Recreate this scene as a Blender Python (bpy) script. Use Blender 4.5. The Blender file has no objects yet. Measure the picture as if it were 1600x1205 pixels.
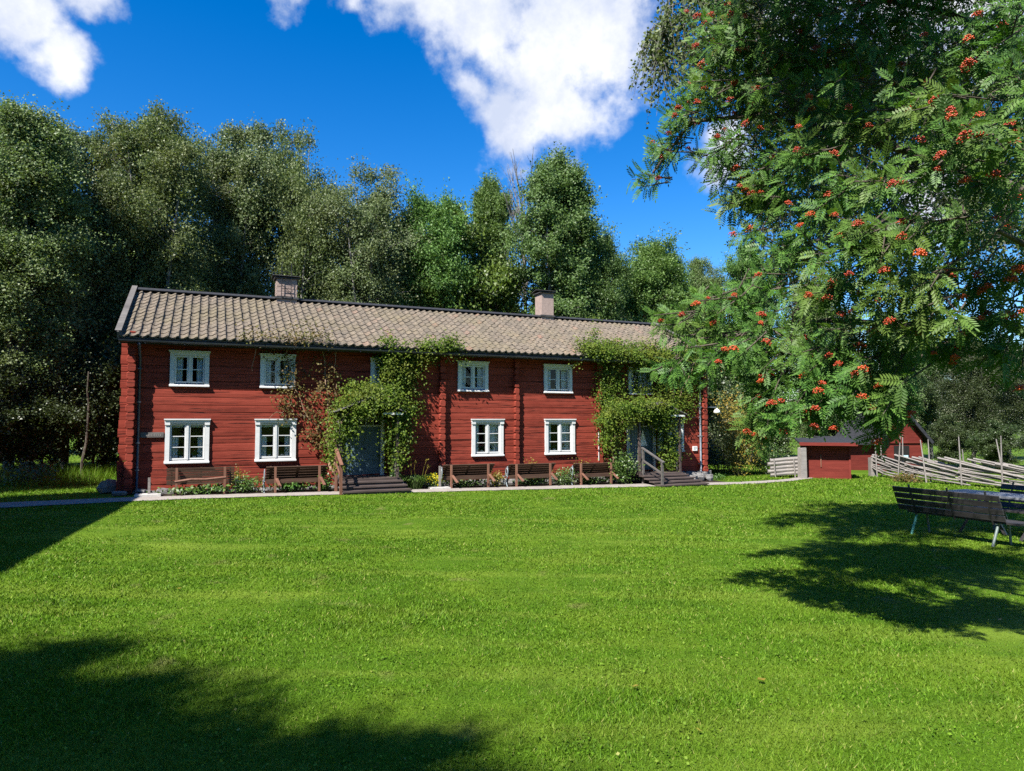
import bpy, math, random
import numpy as np
from mathutils import Matrix, Vector

# ------------------------------------------------------------------ camera, sky, sun, exposure
scene = bpy.context.scene
COL = scene.collection
PITCH = math.radians(2.84); FPX = 1067.0; EYE = 1.95
cam_data = bpy.data.cameras.new('camera'); cam = bpy.data.objects.new('camera', cam_data); COL.objects.link(cam)
cam_data.sensor_width = 36.0; cam_data.lens = 36.0 * FPX / 1600.0
cam_data.clip_start = 0.05; cam_data.clip_end = 3000
cam.location = (0, 0, EYE); cam.rotation_euler = (math.pi / 2 + PITCH, 0, 0)
scene.camera = cam
SUN_EL = math.radians(48); SUN_XY = (-0.5585, -0.829)
SUN_STRENGTH = 5.0; SKY_STRENGTH = 0.070; EXPOSURE = 1.42
scene.view_settings.view_transform = 'Standard'; scene.view_settings.look = 'None'
scene.view_settings.exposure = EXPOSURE; scene.view_settings.gamma = 1.0
scene.render.engine = 'CYCLES'
scene.cycles.use_denoising = False
scene.cycles.max_bounces = 6; scene.cycles.diffuse_bounces = 3; scene.cycles.glossy_bounces = 2
scene.cycles.transmission_bounces = 4; scene.cycles.transparent_max_bounces = 8
scene.cycles.caustics_reflective = False; scene.cycles.caustics_refractive = False

def ray(x, y):
    a = (x - 800) / FPX; b = -(y - 602.5) / FPX
    return np.array([a, math.cos(PITCH) - b * math.sin(PITCH), math.sin(PITCH) + b * math.cos(PITCH)])
def at(x, y, Y):
    d = ray(x, y); return np.array([0, 0, EYE]) + d * (Y / d[1])

sun_data = bpy.data.lights.new('sun', 'SUN'); sun = bpy.data.objects.new('sun', sun_data); COL.objects.link(sun)
sun_data.energy = SUN_STRENGTH; sun_data.angle = math.radians(0.53); sun_data.color = (1.0, 0.955, 0.88)
to_sun = Vector((SUN_XY[0] * math.cos(SUN_EL), SUN_XY[1] * math.cos(SUN_EL), math.sin(SUN_EL)))
sun.rotation_euler = to_sun.to_track_quat('Z', 'Y').to_euler()
sun.location = to_sun * 60

world = bpy.data.worlds.new('World'); scene.world = world; world.use_nodes = True
def build_sky():
    nt = world.node_tree; N = nt.nodes; L = nt.links; N.clear()
    out = N.new('ShaderNodeOutputWorld'); bg = N.new('ShaderNodeBackground'); bg.inputs['Strength'].default_value = SKY_STRENGTH
    sky = N.new('ShaderNodeTexSky'); sky.sky_type = 'NISHITA'; sky.sun_disc = False
    sky.sun_elevation = SUN_EL; sky.sun_rotation = math.atan2(SUN_XY[0], SUN_XY[1])
    sky.air_density = 1.0; sky.dust_density = 0.15; sky.ozone_density = 3.5; sky.altitude = 200
    hs = N.new('ShaderNodeHueSaturation'); hs.inputs['Saturation'].default_value = 1.42; hs.inputs['Value'].default_value = 1.12; hs.inputs['Hue'].default_value = 0.508
    L.new(sky.outputs[0], hs.inputs['Color'])
    tc = N.new('ShaderNodeTexCoord')
    def math_(op, a, b=None, c=None, clamp=False):
        n = N.new('ShaderNodeMath'); n.operation = op; n.use_clamp = clamp
        for i, v in enumerate((a, b, c)):
            if v is None: continue
            if isinstance(v, (int, float)): n.inputs[i].default_value = v
            else: L.new(v, n.inputs[i])
        return n.outputs[0]
    def noise(scale, detail, rough, vec, off):
        m = N.new('ShaderNodeMapping'); m.inputs['Location'].default_value = off; L.new(vec, m.inputs[0])
        n = N.new('ShaderNodeTexNoise'); n.inputs['Scale'].default_value = scale; n.inputs['Detail'].default_value = detail
        n.inputs['Roughness'].default_value = rough; L.new(m.outputs[0], n.inputs['Vector']); return n
    d = tc.outputs['Generated']
    warp = noise(5.0, 3, 0.55, d, (3.1, 1.7, 0.4))
    wm = N.new('ShaderNodeVectorMath'); wm.operation = 'MULTIPLY_ADD'
    L.new(warp.outputs['Color'], wm.inputs[0]); wm.inputs[1].default_value = (0.10,) * 3; 
    ad = N.new('ShaderNodeVectorMath'); ad.operation = 'ADD'; L.new(d, ad.inputs[0]); ad.inputs[1].default_value = (-0.05,) * 3
    L.new(ad.outputs[0], wm.inputs[2]); dw = wm.outputs[0]
    # cumulus masses: direction of the centre (from the place the photographer stood), angular radius, weight
    blobs = [(850, 70, 135), (930, 65, 100), (775, 30, 95), (705, 12, 58), (640, -10, 62), (800, 190, 75), (860, 160, 80), (740, 140, 40),
             (560, -28, 48), (455, -26, 40), (28, 38, 46), (78, 90, 40), (10, -10, 46), (110, -15, 40), (1120, 250, 46), (1450, 300, 80), (1500, -260, 260), (250, -420, 180)]
    acc = None
    for (x, y, r) in blobs:
        v = ray(x, y); v = v / np.linalg.norm(v)
        n = N.new('ShaderNodeVectorMath'); n.operation = 'DISTANCE'; L.new(dw, n.inputs[0]); n.inputs[1].default_value = tuple(v)
        w = math_('MULTIPLY_ADD', n.outputs['Value'], -FPX / r, 1.0)
        acc = w if acc is None else math_('SMOOTH_MAX', acc, w, 0.12)
    fb = noise(7.5, 8, 0.6, d, (0.3, 5.2, 2.0)); fb2 = noise(22, 5, 0.6, d, (7.3, 0.2, 1.0))
    e = math_('MULTIPLY_ADD', fb.outputs['Fac'], 2.3, math_('MULTIPLY_ADD', fb2.outputs['Fac'], 0.9, -1.62))
    dens = math_('ADD', acc, e)
    # thin random cumulus over the rest of the sky
    far = noise(2.2, 6, 0.6, d, (11.0, 2.0, 6.0)); far_d = math_('MULTIPLY_ADD', far.outputs['Fac'], 6.0, -4.1)
    dens = math_('MAXIMUM', dens, far_d)
    mr = N.new('ShaderNodeMapRange'); mr.interpolation_type = 'SMOOTHSTEP'; L.new(dens, mr.inputs['Value'])
    mr.inputs['From Min'].default_value = -0.14; mr.inputs['From Max'].default_value = 0.58
    mask = math_('MULTIPLY', mr.outputs[0], 0.97)
    sh = noise(8.0, 7, 0.62, d, (2.3, 8.2, 4.0))
    cr = N.new('ShaderNodeValToRGB'); cr.color_ramp.elements[0].position = 0.38; cr.color_ramp.elements[1].position = 0.60
    cr.color_ramp.elements[0].color = (3.7, 4.1, 5.1, 1); cr.color_ramp.elements[1].color = (5.8, 5.9, 6.2, 1)
    L.new(sh.outputs['Fac'], cr.inputs[0])
    mx = N.new('ShaderNodeMix'); mx.data_type = 'RGBA'; L.new(mask, mx.inputs[0]); L.new(hs.outputs[0], mx.inputs[6]); L.new(cr.outputs[0], mx.inputs[7])
    L.new(mx.outputs[2], bg.inputs['Color']); L.new(bg.outputs[0], out.inputs[0])
build_sky()

# ------------------------------------------------------------------ helpers
R = random.Random(7)
def gz(X, Y):
    X = np.clip(X, -60, 60); Y = np.clip(Y, -30, 48)
    return -0.03 - 0.0147 * X - 0.0088 * Y
HA = math.radians(24.04); HO = np.array([-10.34, 18.39])
ES = np.array([math.cos(HA), math.sin(HA)]); ET = np.array([-math.sin(HA), math.cos(HA)])
def hworld(s, t):
    q = HO + ES * s + ET * t; return float(q[0]), float(q[1])
def hground(s, t=-0.9):
    return float(gz(*hworld(s, t)))
def F(x, y, t=0.0):
    d = ray(x, y); q = HO + ET * t; k = (q @ ET) / (d[:2] @ ET); P = np.array([0, 0, EYE]) + k * d
    return float((P[:2] - HO) @ ES), float(P[2])

def tag(o, label=None, cat=None, group=None, kind=None):
    if label: o['label'] = label
    if cat: o['category'] = cat
    if group: o['group'] = group
    if kind: o['kind'] = kind
    return o
def empty(name, loc=(0, 0, 0), rz=0.0, label=None, cat=None, group=None):
    o = bpy.data.objects.new(name, None); COL.objects.link(o); o.location = loc; o.rotation_euler = (0, 0, rz)
    o.empty_display_size = 0.1
    return tag(o, label, cat, group)
def link(name, me, parent=None, loc=None, rot=None):
    o = bpy.data.objects.new(name, me); COL.objects.link(o)
    if parent is not None: o.parent = parent
    if loc is not None: o.location = loc
    if rot is not None: o.rotation_euler = rot
    return o
def np_mesh(name, V, k, mat, smooth=False):
    """V (n*k,3) laid out face after face, k verts per face"""
    V = np.ascontiguousarray(V, dtype=np.float32).reshape(-1, 3); n = len(V) // k
    me = bpy.data.meshes.new(name); me.vertices.add(n * k); me.vertices.foreach_set('co', V.ravel())
    me.loops.add(n * k); me.loops.foreach_set('vertex_index', np.arange(n * k, dtype=np.int32))
    me.polygons.add(n); me.polygons.foreach_set('loop_start', np.arange(0, n * k, k, dtype=np.int32))
    try: me.polygons.foreach_set('loop_total', np.full(n, k, dtype=np.int32))
    except Exception: pass
    me.update(calc_edges=True)
    if mat: me.materials.append(mat)
    return me

class MB:
    def __init__(self): self.v = []; self.f = []
    def add(self, vs, fs):
        b = len(self.v); self.v += [tuple(map(float, p)) for p in vs]; self.f += [tuple(b + i for i in q) for q in fs]; return self
    def box(self, x0, x1, y0, y1, z0, z1):
        vs = [(x0, y0, z0), (x1, y0, z0), (x1, y1, z0), (x0, y1, z0), (x0, y0, z1), (x1, y0, z1), (x1, y1, z1), (x0, y1, z1)]
        return self.add(vs, [(0, 3, 2, 1), (4, 5, 6, 7), (0, 1, 5, 4), (1, 2, 6, 5), (2, 3, 7, 6), (3, 0, 4, 7)])
    def beam(self, a, b, w, h, up=(0, 0, 1)):
        """square bar from a to b, w across, h along up"""
        a = Vector(a); b = Vector(b); d = (b - a).normalized(); up = Vector(up)
        s = d.cross(up); s = s.normalized() if s.length > 1e-6 else Vector((1, 0, 0)); u = s.cross(d)
        vs = []
        for p in (a, b):
            for (i, j) in ((-1, -1), (1, -1), (1, 1), (-1, 1)): vs.append(p + s * (i * w / 2) + u * (j * h / 2))
        return self.add(vs, [(0, 1, 2, 3), (7, 6, 5, 4), (0, 4, 5, 1), (1, 5, 6, 2), (2, 6, 7, 3), (3, 7, 4, 0)])
    def tube(self, pts, radii, k=6, caps=True):
        pts = [Vector(p) for p in pts]; n = len(pts)
        if isinstance(radii, (int, float)): radii = [radii] * n
        vs = []; prev = None
        for i, p in enumerate(pts):
            d = (pts[min(i + 1, n - 1)] - pts[max(i - 1, 0)])
            d = d.normalized() if d.length > 1e-9 else Vector((0, 0, 1))
            ref = Vector((0, 0, 1)) if abs(d.z) < 0.9 else Vector((1, 0, 0))
            if prev is not None: ref = prev
            s = d.cross(ref); s = s.normalized() if s.length > 1e-6 else Vector((1, 0, 0)); u = s.cross(d); prev = u
            for j in range(k):
                a = 2 * math.pi * j / k; vs.append(p + (s * math.cos(a) + u * math.sin(a)) * radii[i])
        fs = [(i * k + j, i * k + (j + 1) % k, (i + 1) * k + (j + 1) % k, (i + 1) * k + j) for i in range(n - 1) for j in range(k)]
        if caps: fs += [tuple(range(k - 1, -1, -1)), tuple((n - 1) * k + j for j in range(k))]
        return self.add(vs, fs)
    def prism(self, poly, axis_vec):
        """poly: list of 3D points, extruded by axis_vec"""
        a = Vector(axis_vec); P = [Vector(p) for p in poly]; n = len(P)
        vs = P + [p + a for p in P]
        fs = [tuple(range(n - 1, -1, -1)), tuple(range(n, 2 * n))] + [(i, (i + 1) % n, n + (i + 1) % n, n + i) for i in range(n)]
        return self.add(vs, fs)
    def mesh(self, name, mat, smooth=False):
        me = bpy.data.meshes.new(name); me.from_pydata(self.v, [], self.f); me.update()
        if mat: me.materials.append(mat)
        if smooth: me.polygons.foreach_set('use_smooth', [True] * len(me.polygons))
        return me
    def build(self, name, mat, parent=None, loc=None, rot=None, smooth=False):
        return link(name, self.mesh(name, mat, smooth), parent, loc, rot)

# ------------------------------------------------------------------ materials
def new_mat(name, rough=0.7, spec=0.3, base=(0.5, 0.5, 0.5)):
    m = bpy.data.materials.new(name); m.use_nodes = True; nt = m.node_tree
    p = nt.nodes['Principled BSDF']; p.inputs['Roughness'].default_value = rough; p.inputs['Specular IOR Level'].default_value = spec
    p.inputs['Base Color'].default_value = (*base, 1)
    return m, nt, p
def coords(nt, kind='Object', scale=(1, 1, 1), per_object=False):
    tc = nt.nodes.new('ShaderNodeTexCoord'); src = tc.outputs[kind]
    if kind == 'World':
        pass
    if per_object:
        oi = nt.nodes.new('ShaderNodeObjectInfo'); mu = nt.nodes.new('ShaderNodeMath'); mu.operation = 'MULTIPLY'; mu.inputs[1].default_value = 83.0
        nt.links.new(oi.outputs['Random'], mu.inputs[0]); ad = nt.nodes.new('ShaderNodeVectorMath'); ad.operation = 'ADD'
        nt.links.new(src, ad.inputs[0]); nt.links.new(mu.outputs[0], ad.inputs[1]); src = ad.outputs[0]
    mp = nt.nodes.new('ShaderNodeMapping'); mp.inputs['Scale'].default_value = scale; nt.links.new(src, mp.inputs[0]); return mp.outputs[0]
def world_pos(nt, scale=(1, 1, 1)):
    g = nt.nodes.new('ShaderNodeNewGeometry'); mp = nt.nodes.new('ShaderNodeMapping'); mp.inputs['Scale'].default_value = scale
    nt.links.new(g.outputs['Position'], mp.inputs[0]); return mp.outputs[0]
def nz(nt, vec, scale, detail=4, rough=0.55):
    n = nt.nodes.new('ShaderNodeTexNoise'); n.inputs['Scale'].default_value = scale; n.inputs['Detail'].default_value = detail
    n.inputs['Roughness'].default_value = rough; nt.links.new(vec, n.inputs['Vector']); return n.outputs['Fac']
def ramp(nt, fac, stops):
    r = nt.nodes.new('ShaderNodeValToRGB'); e = r.color_ramp.elements
    while len(e) < len(stops): e.new(0.5)
    for i, (p, c) in enumerate(stops): e[i].position = p; e[i].color = (*c, 1) if len(c) == 3 else c
    nt.links.new(fac, r.inputs[0]); return r.outputs[0]
def mixc(nt, fac, a, b, mode='MIX'):
    m = nt.nodes.new('ShaderNodeMix'); m.data_type = 'RGBA'; m.blend_type = mode
    for i, v in ((0, fac), (6, a), (7, b)):
        if isinstance(v, (int, float)): m.inputs[i].default_value = v
        elif isinstance(v, tuple): m.inputs[i].default_value = (*v, 1)
        else: nt.links.new(v, m.inputs[i])
    return m.outputs[2]
def bump(nt, p, h, strength=0.3, dist=0.01):
    b = nt.nodes.new('ShaderNodeBump'); b.inputs['Strength'].default_value = strength; b.inputs['Distance'].default_value = dist
    nt.links.new(h, b.inputs['Height']); nt.links.new(b.outputs[0], p.inputs['Normal'])
def island(nt):
    g = nt.nodes.new('ShaderNodeNewGeometry'); return g.outputs['Random Per Island']
def objrand(nt):
    g = nt.nodes.new('ShaderNodeObjectInfo'); return g.outputs['Random']

def leaf_mat(name, dark, mid, light, patch=0.35, transl=0.3, rough=0.45, spec=0.35, other=None, per='island', patch_scale=0.5):
    m, nt, p = new_mat(name, rough, spec)
    r = island(nt) if per == 'island' else objrand(nt)
    c = ramp(nt, r, [(0.0, dark), (0.55, mid), (1.0, light)])
    if per == 'island': c = mixc(nt, 1.0, c, ramp(nt, objrand(nt), [(0.0, (0.78, 0.80, 0.85)), (0.5, (1.05, 1.0, 0.95)), (1.0, (0.98, 1.16, 0.98))]), 'MULTIPLY')
    if other:
        n = nz(nt, world_pos(nt), patch_scale, 3); f = ramp(nt, n, [(0.45, (0, 0, 0)), (0.68, (1, 1, 1))])
        mm = nt.nodes.new('ShaderNodeMath'); mm.operation = 'MULTIPLY'; mm.inputs[1].default_value = patch; nt.links.new(f, mm.inputs[0])
        c = mixc(nt, mm.outputs[0], c, other)
    nt.links.new(c, p.inputs['Base Color'])
    t = nt.nodes.new('ShaderNodeBsdfTranslucent'); br = mixc(nt, 1.0, c, (1.15, 1.25, 0.55), 'MULTIPLY'); nt.links.new(br, t.inputs['Color'])
    ms = nt.nodes.new('ShaderNodeMixShader'); ms.inputs[0].default_value = transl
    nt.links.new(p.outputs[0], ms.inputs[1]); nt.links.new(t.outputs[0], ms.inputs[2])
    nt.links.new(ms.outputs[0], nt.nodes['Material Output'].inputs[0]); return m

def wood_mat(name, c0, c1, c2, scale=1.0, rough=0.75, per_object=True, streak=(2.0, 26.0, 26.0), bump_s=0.35):
    m, nt, p = new_mat(name, rough, 0.25)
    v = coords(nt, 'Object', streak, per_object); n1 = nz(nt, v, scale, 6, 0.62)
    c = ramp(nt, n1, [(0.28, c0), (0.48, c1), (0.72, c2)])
    v2 = coords(nt, 'Object', (1, 1, 1), per_object); n2 = nz(nt, v2, 2.3, 4)
    c = mixc(nt, 0.35, c, ramp(nt, n2, [(0.3, c0), (0.7, c2)]))
    if per_object:
        c = mixc(nt, 0.22, c, ramp(nt, objrand(nt), [(0, c0), (1, c2)]))
    nt.links.new(c, p.inputs['Base Color']); bump(nt, p, n1, bump_s, 0.012); return m

MAT = {}
def log_mat():
    m, nt, p = new_mat('falu_red_log', 0.88, 0.2)
    n1 = nz(nt, coords(nt, 'Object', (1.3, 22, 22), True), 1.0, 7, 0.65); n2 = nz(nt, coords(nt, 'Object', (1, 1, 1), True), 3.0, 4)
    c = ramp(nt, n1, [(0.25, (0.10, 0.0155, 0.009)), (0.46, (0.215, 0.031, 0.017)), (0.75, (0.33, 0.070, 0.042))])
    c = mixc(nt, 0.4, c, ramp(nt, n2, [(0.3, (0.145, 0.021, 0.012)), (0.7, (0.31, 0.058, 0.036))]))
    c = mixc(nt, 0.3, c, ramp(nt, objrand(nt), [(0, (0.13, 0.019, 0.011)), (1, (0.33, 0.06, 0.038))]))
    n3 = nz(nt, coords(nt, 'Object', (0.8, 9, 48), True), 1.0, 4, 0.55); ck = ramp(nt, n3, [(0.36, (1, 1, 1)), (0.395, (0, 0, 0))])
    c = mixc(nt, ck, c, (0.018, 0.004, 0.003))
    nt.links.new(c, p.inputs['Base Color'])
    h = nt.nodes.new('ShaderNodeMath'); h.operation = 'SUBTRACT'; nt.links.new(n1, h.inputs[0]); nt.links.new(ck, h.inputs[1]); bump(nt, p, h.outputs[0], 0.6, 0.012); return m
MAT['log'] = log_mat()
MAT['red'] = wood_mat('falu_red_board', (0.085, 0.011, 0.008), (0.155, 0.021, 0.014), (0.21, 0.035, 0.024), 1.0, 0.85, True, (1.6, 16, 16), 0.4)
MAT['white'] = wood_mat('white_paint', (0.50, 0.50, 0.49), (0.64, 0.645, 0.64), (0.72, 0.72, 0.71), 1.0, 0.5, True, (2, 14, 14), 0.12)
MAT['bench'] = wood_mat('brown_bench_wood', (0.03, 0.016, 0.010), (0.065, 0.034, 0.022), (0.12, 0.07, 0.045), 1.0, 0.6, True, (2, 24, 24), 0.3)
MAT['post'] = wood_mat('red_brown_post', (0.10, 0.045, 0.028), (0.19, 0.085, 0.055), (0.27, 0.14, 0.095), 1.0, 0.6, True, (16, 16, 2), 0.3)
MAT['darkwood'] = wood_mat('dark_stained_wood', (0.012, 0.012, 0.014), (0.03, 0.028, 0.03), (0.065, 0.06, 0.062), 1.0, 0.5, True, (2, 24, 24), 0.25)
MAT['tabletop'] = wood_mat('weathered_table_wood', (0.09, 0.095, 0.11), (0.16, 0.17, 0.19), (0.24, 0.25, 0.27), 1.0, 0.5, True, (2, 24, 24), 0.25)
MAT['step'] = wood_mat('step_wood', (0.03, 0.022, 0.02), (0.07, 0.05, 0.044), (0.13, 0.10, 0.09), 1.0, 0.7, True, (2, 24, 24), 0.35)
MAT['grey_wood'] = wood_mat('grey_weathered_wood', (0.10, 0.09, 0.082), (0.21, 0.19, 0.175), (0.34, 0.31, 0.285), 1.0, 0.85, True, (2, 24, 24), 0.5)
MAT['barge'] = wood_mat('tarred_barge_board', (0.05, 0.045, 0.042), (0.11, 0.10, 0.095), (0.2, 0.185, 0.17), 1.0, 0.8, True, (2, 20, 20), 0.3)
MAT['door'] = wood_mat('blue_grey_door_paint', (0.05, 0.085, 0.115), (0.075, 0.125, 0.165), (0.11, 0.17, 0.21), 1.0, 0.45, True, (14, 14, 2), 0.15)
def simple(name, col, rough=0.6, spec=0.3, metal=0.0, var=0.25, sc=8.0):
    m, nt, p = new_mat(name, rough, spec); p.inputs['Metallic'].default_value = metal
    n = nz(nt, coords(nt, 'Object', (1, 1, 1), True), sc, 5, 0.6)
    lo = tuple(c * (1 - var) for c in col); hi = tuple(min(1, c * (1 + var)) for c in col)
    nt.links.new(ramp(nt, n, [(0.3, lo), (0.7, hi)]), p.inputs['Base Color']); bump(nt, p, n, 0.15, 0.01); return m
MAT['black'] = simple('black_metal', (0.02, 0.02, 0.022), 0.45, 0.4)
MAT['iron'] = simple('grey_cast_iron', (0.20, 0.24, 0.26), 0.5, 0.5)
MAT['zinc'] = simple('zinc_pipe', (0.33, 0.35, 0.38), 0.35, 0.5, 0.5)
MAT['darkpipe'] = simple('dark_pipe', (0.035, 0.04, 0.055), 0.4, 0.5)
MAT['greenleg'] = simple('mint_green_leg', (0.10, 0.36, 0.27), 0.45, 0.4)
MAT['greyleg'] = simple('grey_green_leg', (0.12, 0.16, 0.15), 0.45, 0.4)
MAT['stone'] = simple('foundation_stone', (0.16, 0.155, 0.15), 0.9, 0.2, 0, 0.5, 5)
MAT['slab'] = simple('pale_stone_slab', (0.48, 0.46, 0.43), 0.9, 0.2, 0, 0.2, 9)
MAT['pot'] = simple('white_pot', (0.72, 0.71, 0.68), 0.4, 0.4, 0, 0.08)
MAT['curtain'] = simple('white_curtain', (0.9, 0.9, 0.92), 0.9, 0.1, 0, 0.08, 20)
MAT['dark'] = simple('dark_interior', (0.02, 0.019, 0.018), 0.9, 0.1)
MAT['enamel'] = simple('white_enamel', (0.80, 0.80, 0.76), 0.35, 0.5, 0, 0.05)
MAT['sign'] = simple('white_sign', (0.78, 0.78, 0.76), 0.5, 0.3, 0, 0.06, 30)
MAT['ink'] = simple('faded_ink', (0.30, 0.30, 0.30), 0.7, 0.2, 0, 0.4, 40)
MAT['plaster'] = simple('pink_grey_plaster', (0.33, 0.25, 0.215), 0.9, 0.2, 0, 0.18, 9)
MAT['soot'] = simple('sooty_metal_cap', (0.05, 0.05, 0.05), 0.7, 0.3, 0, 0.5, 9)
MAT['roofpaper'] = simple('black_roof_felt', (0.025, 0.026, 0.03), 0.75, 0.3, 0, 0.4, 10)
MAT['bark'] = simple('grey_brown_bark', (0.085, 0.07, 0.055), 0.9, 0.2, 0, 0.6, 12)
MAT['vinestem'] = simple('vine_stem', (0.30, 0.20, 0.13), 0.85, 0.2, 0, 0.4, 20)
MAT['paleblue'] = simple('pale_blue_paint', (0.45, 0.62, 0.68), 0.5, 0.3, 0, 0.1)

def birch_bark():
    m, nt, p = new_mat('birch_bark', 0.75, 0.25); v = coords(nt, 'Object', (3, 3, 1.2))
    n = nz(nt, v, 4.0, 6, 0.65); nt.links.new(ramp(nt, n, [(0.40, (0.03, 0.027, 0.023)), (0.55, (0.20, 0.19, 0.175)), (0.75, (0.36, 0.345, 0.32))]), p.inputs['Base Color'])
    bump(nt, p, n, 0.4, 0.02); return m
MAT['birchbark'] = birch_bark()
def tile_mat():
    m, nt, p = new_mat('weathered_clay_tile', 0.9, 0.15)
    g = nt.nodes.new('ShaderNodeNewGeometry')
    base = ramp(nt, g.outputs['Random Per Island'], [(0.0, (0.145, 0.115, 0.086)), (0.35, (0.178, 0.14, 0.104)), (0.85, (0.215, 0.17, 0.125)), (0.96, (0.225, 0.158, 0.116)), (1.0, (0.25, 0.14, 0.098))])
    w = world_pos(nt); n = nz(nt, w, 16, 6, 0.7)
    c = mixc(nt, ramp(nt, n, [(0.45, (0, 0, 0)), (0.62, (1, 1, 1))]), base, (0.075, 0.066, 0.056))
    n3 = nz(nt, w, 38, 3, 0.6); c = mixc(nt, ramp(nt, n3, [(0.56, (0, 0, 0)), (0.66, (.75, .75, .75))]), c, (0.29, 0.265, 0.215))
    n2 = nz(nt, w, 0.8, 3); c = mixc(nt, ramp(nt, n2, [(0.45, (0, 0, 0)), (0.7, (0.55, 0.55, 0.55))]), c, (0.165, 0.14, 0.08))
    n5 = nz(nt, world_pos(nt, (2.2, 2.2, .7)), 1.6, 6, 0.65); c = mixc(nt, ramp(nt, n5, [(0.42, (0, 0, 0)), (0.66, (0.7, 0.7, 0.7))]), c, (0.10, 0.087, 0.07))
    nt.links.new(c, p.inputs['Base Color']); bump(nt, p, n, 0.5, 0.012); return m
MAT['tile'] = tile_mat()
def glass_mat():
    m = bpy.data.materials.new('window_glass'); m.use_nodes = True; nt = m.node_tree; nt.nodes.clear()
    out = nt.nodes.new('ShaderNodeOutputMaterial'); tr = nt.nodes.new('ShaderNodeBsdfTransparent'); gl = nt.nodes.new('ShaderNodeBsdfGlossy')
    gl.inputs['Roughness'].default_value = 0.02; tr.inputs[0].default_value = (0.9, 0.93, 0.93, 1); fr = nt.nodes.new('ShaderNodeFresnel'); fr.inputs[0].default_value = 1.38
    v = coords(nt, 'Object', (1, 1, 1)); n = nz(nt, v, 6, 2); b = nt.nodes.new('ShaderNodeBump'); b.inputs['Strength'].default_value = 0.05; nt.links.new(n, b.inputs['Height']); nt.links.new(b.outputs[0], gl.inputs['Normal'])
    ms = nt.nodes.new('ShaderNodeMixShader'); nt.links.new(fr.outputs[0], ms.inputs[0]); nt.links.new(tr.outputs[0], ms.inputs[1]); nt.links.new(gl.outputs[0], ms.inputs[2]); nt.links.new(ms.outputs[0], out.inputs[0]); return m
MAT['glass'] = glass_mat()
def lawn_mat(name, blade):
    m, nt, p = new_mat(name, 0.55 if blade else 0.9, 0.12 if blade else 0.1)
    w = world_pos(nt)
    if blade: c = ramp(nt, island(nt), [(0.0, (0.048, 0.105, 0.004)), (0.5, (0.100, 0.215, 0.012)), (0.85, (0.165, 0.31, 0.022)), (0.96, (0.25, 0.34, 0.05)), (1.0, (0.38, 0.35, 0.12))])
    else: c = ramp(nt, nz(nt, w, 60, 5, 0.7), [(0.3, (0.03, 0.07, 0.003)), (0.7, (0.09, 0.175, 0.006))])
    n = nz(nt, w, 0.8, 5, 0.6); c = mixc(nt, ramp(nt, n, [(0.46, (0, 0, 0)), (0.72, (0.45, 0.45, 0.45))]), c, (0.175, 0.25, 0.02))
    n2 = nz(nt, w, 2.6, 4, 0.6); c = mixc(nt, ramp(nt, n2, [(0.5, (0, 0, 0)), (0.72, (0.55, 0.55, 0.55))]), c, (0.045, 0.098, 0.005))
    wv = world_pos(nt, (0.25, 1.7, 1)); n3 = nz(nt, wv, 1.0, 3); c = mixc(nt, ramp(nt, n3, [(0.5, (0, 0, 0)), (0.66, (0.4, 0.4, 0.4))]), c, (0.185, 0.25, 0.03))
    n4 = nz(nt, w, 1.5, 2, 0.5); c = mixc(nt, ramp(nt, n4, [(0.66, (0, 0, 0)), (0.74, (0.55, 0.55, 0.55))]), c, (0.19, 0.18, 0.06))
    nt.links.new(c, p.inputs['Base Color'])
    if blade:
        t = nt.nodes.new('ShaderNodeBsdfTranslucent'); nt.links.new(mixc(nt, 1.0, c, (1.1, 1.15, 0.6), 'MULTIPLY'), t.inputs[0])
        ms = nt.nodes.new('ShaderNodeMixShader'); ms.inputs[0].default_value = 0.35; nt.links.new(p.outputs[0], ms.inputs[1]); nt.links.new(t.outputs[0], ms.inputs[2]); nt.links.new(ms.outputs[0], nt.nodes['Material Output'].inputs[0])
    else: bump(nt, p, nz(nt, w, 45, 4), 0.7, 0.03)
    return m
MAT['lawn'] = lawn_mat('lawn_ground', False); MAT['blade'] = lawn_mat('grass_blade', True)
def gravel_mat():
    m, nt, p = new_mat('fine_gravel', 0.95, 0.15); w = world_pos(nt)
    v = nt.nodes.new('ShaderNodeTexVoronoi'); v.inputs['Scale'].default_value = 38; nt.links.new(w, v.inputs['Vector'])
    c = mixc(nt, 0.5, ramp(nt, v.outputs['Color'], [(0.1, (0.2, 0.175, 0.15)), (0.9, (0.42, 0.38, 0.34))]), ramp(nt, nz(nt, w, 3, 5), [(0.3, (0.22, 0.19, 0.165)), (0.7, (0.36, 0.32, 0.29))]))
    nt.links.new(c, p.inputs['Base Color']); bump(nt, p, v.outputs['Distance'], 0.6, 0.012); return m
MAT['gravel'] = gravel_mat()
MAT['soil'] = simple('dark_soil', (0.035, 0.027, 0.02), 0.95, 0.1, 0, 0.5, 12)
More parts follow.
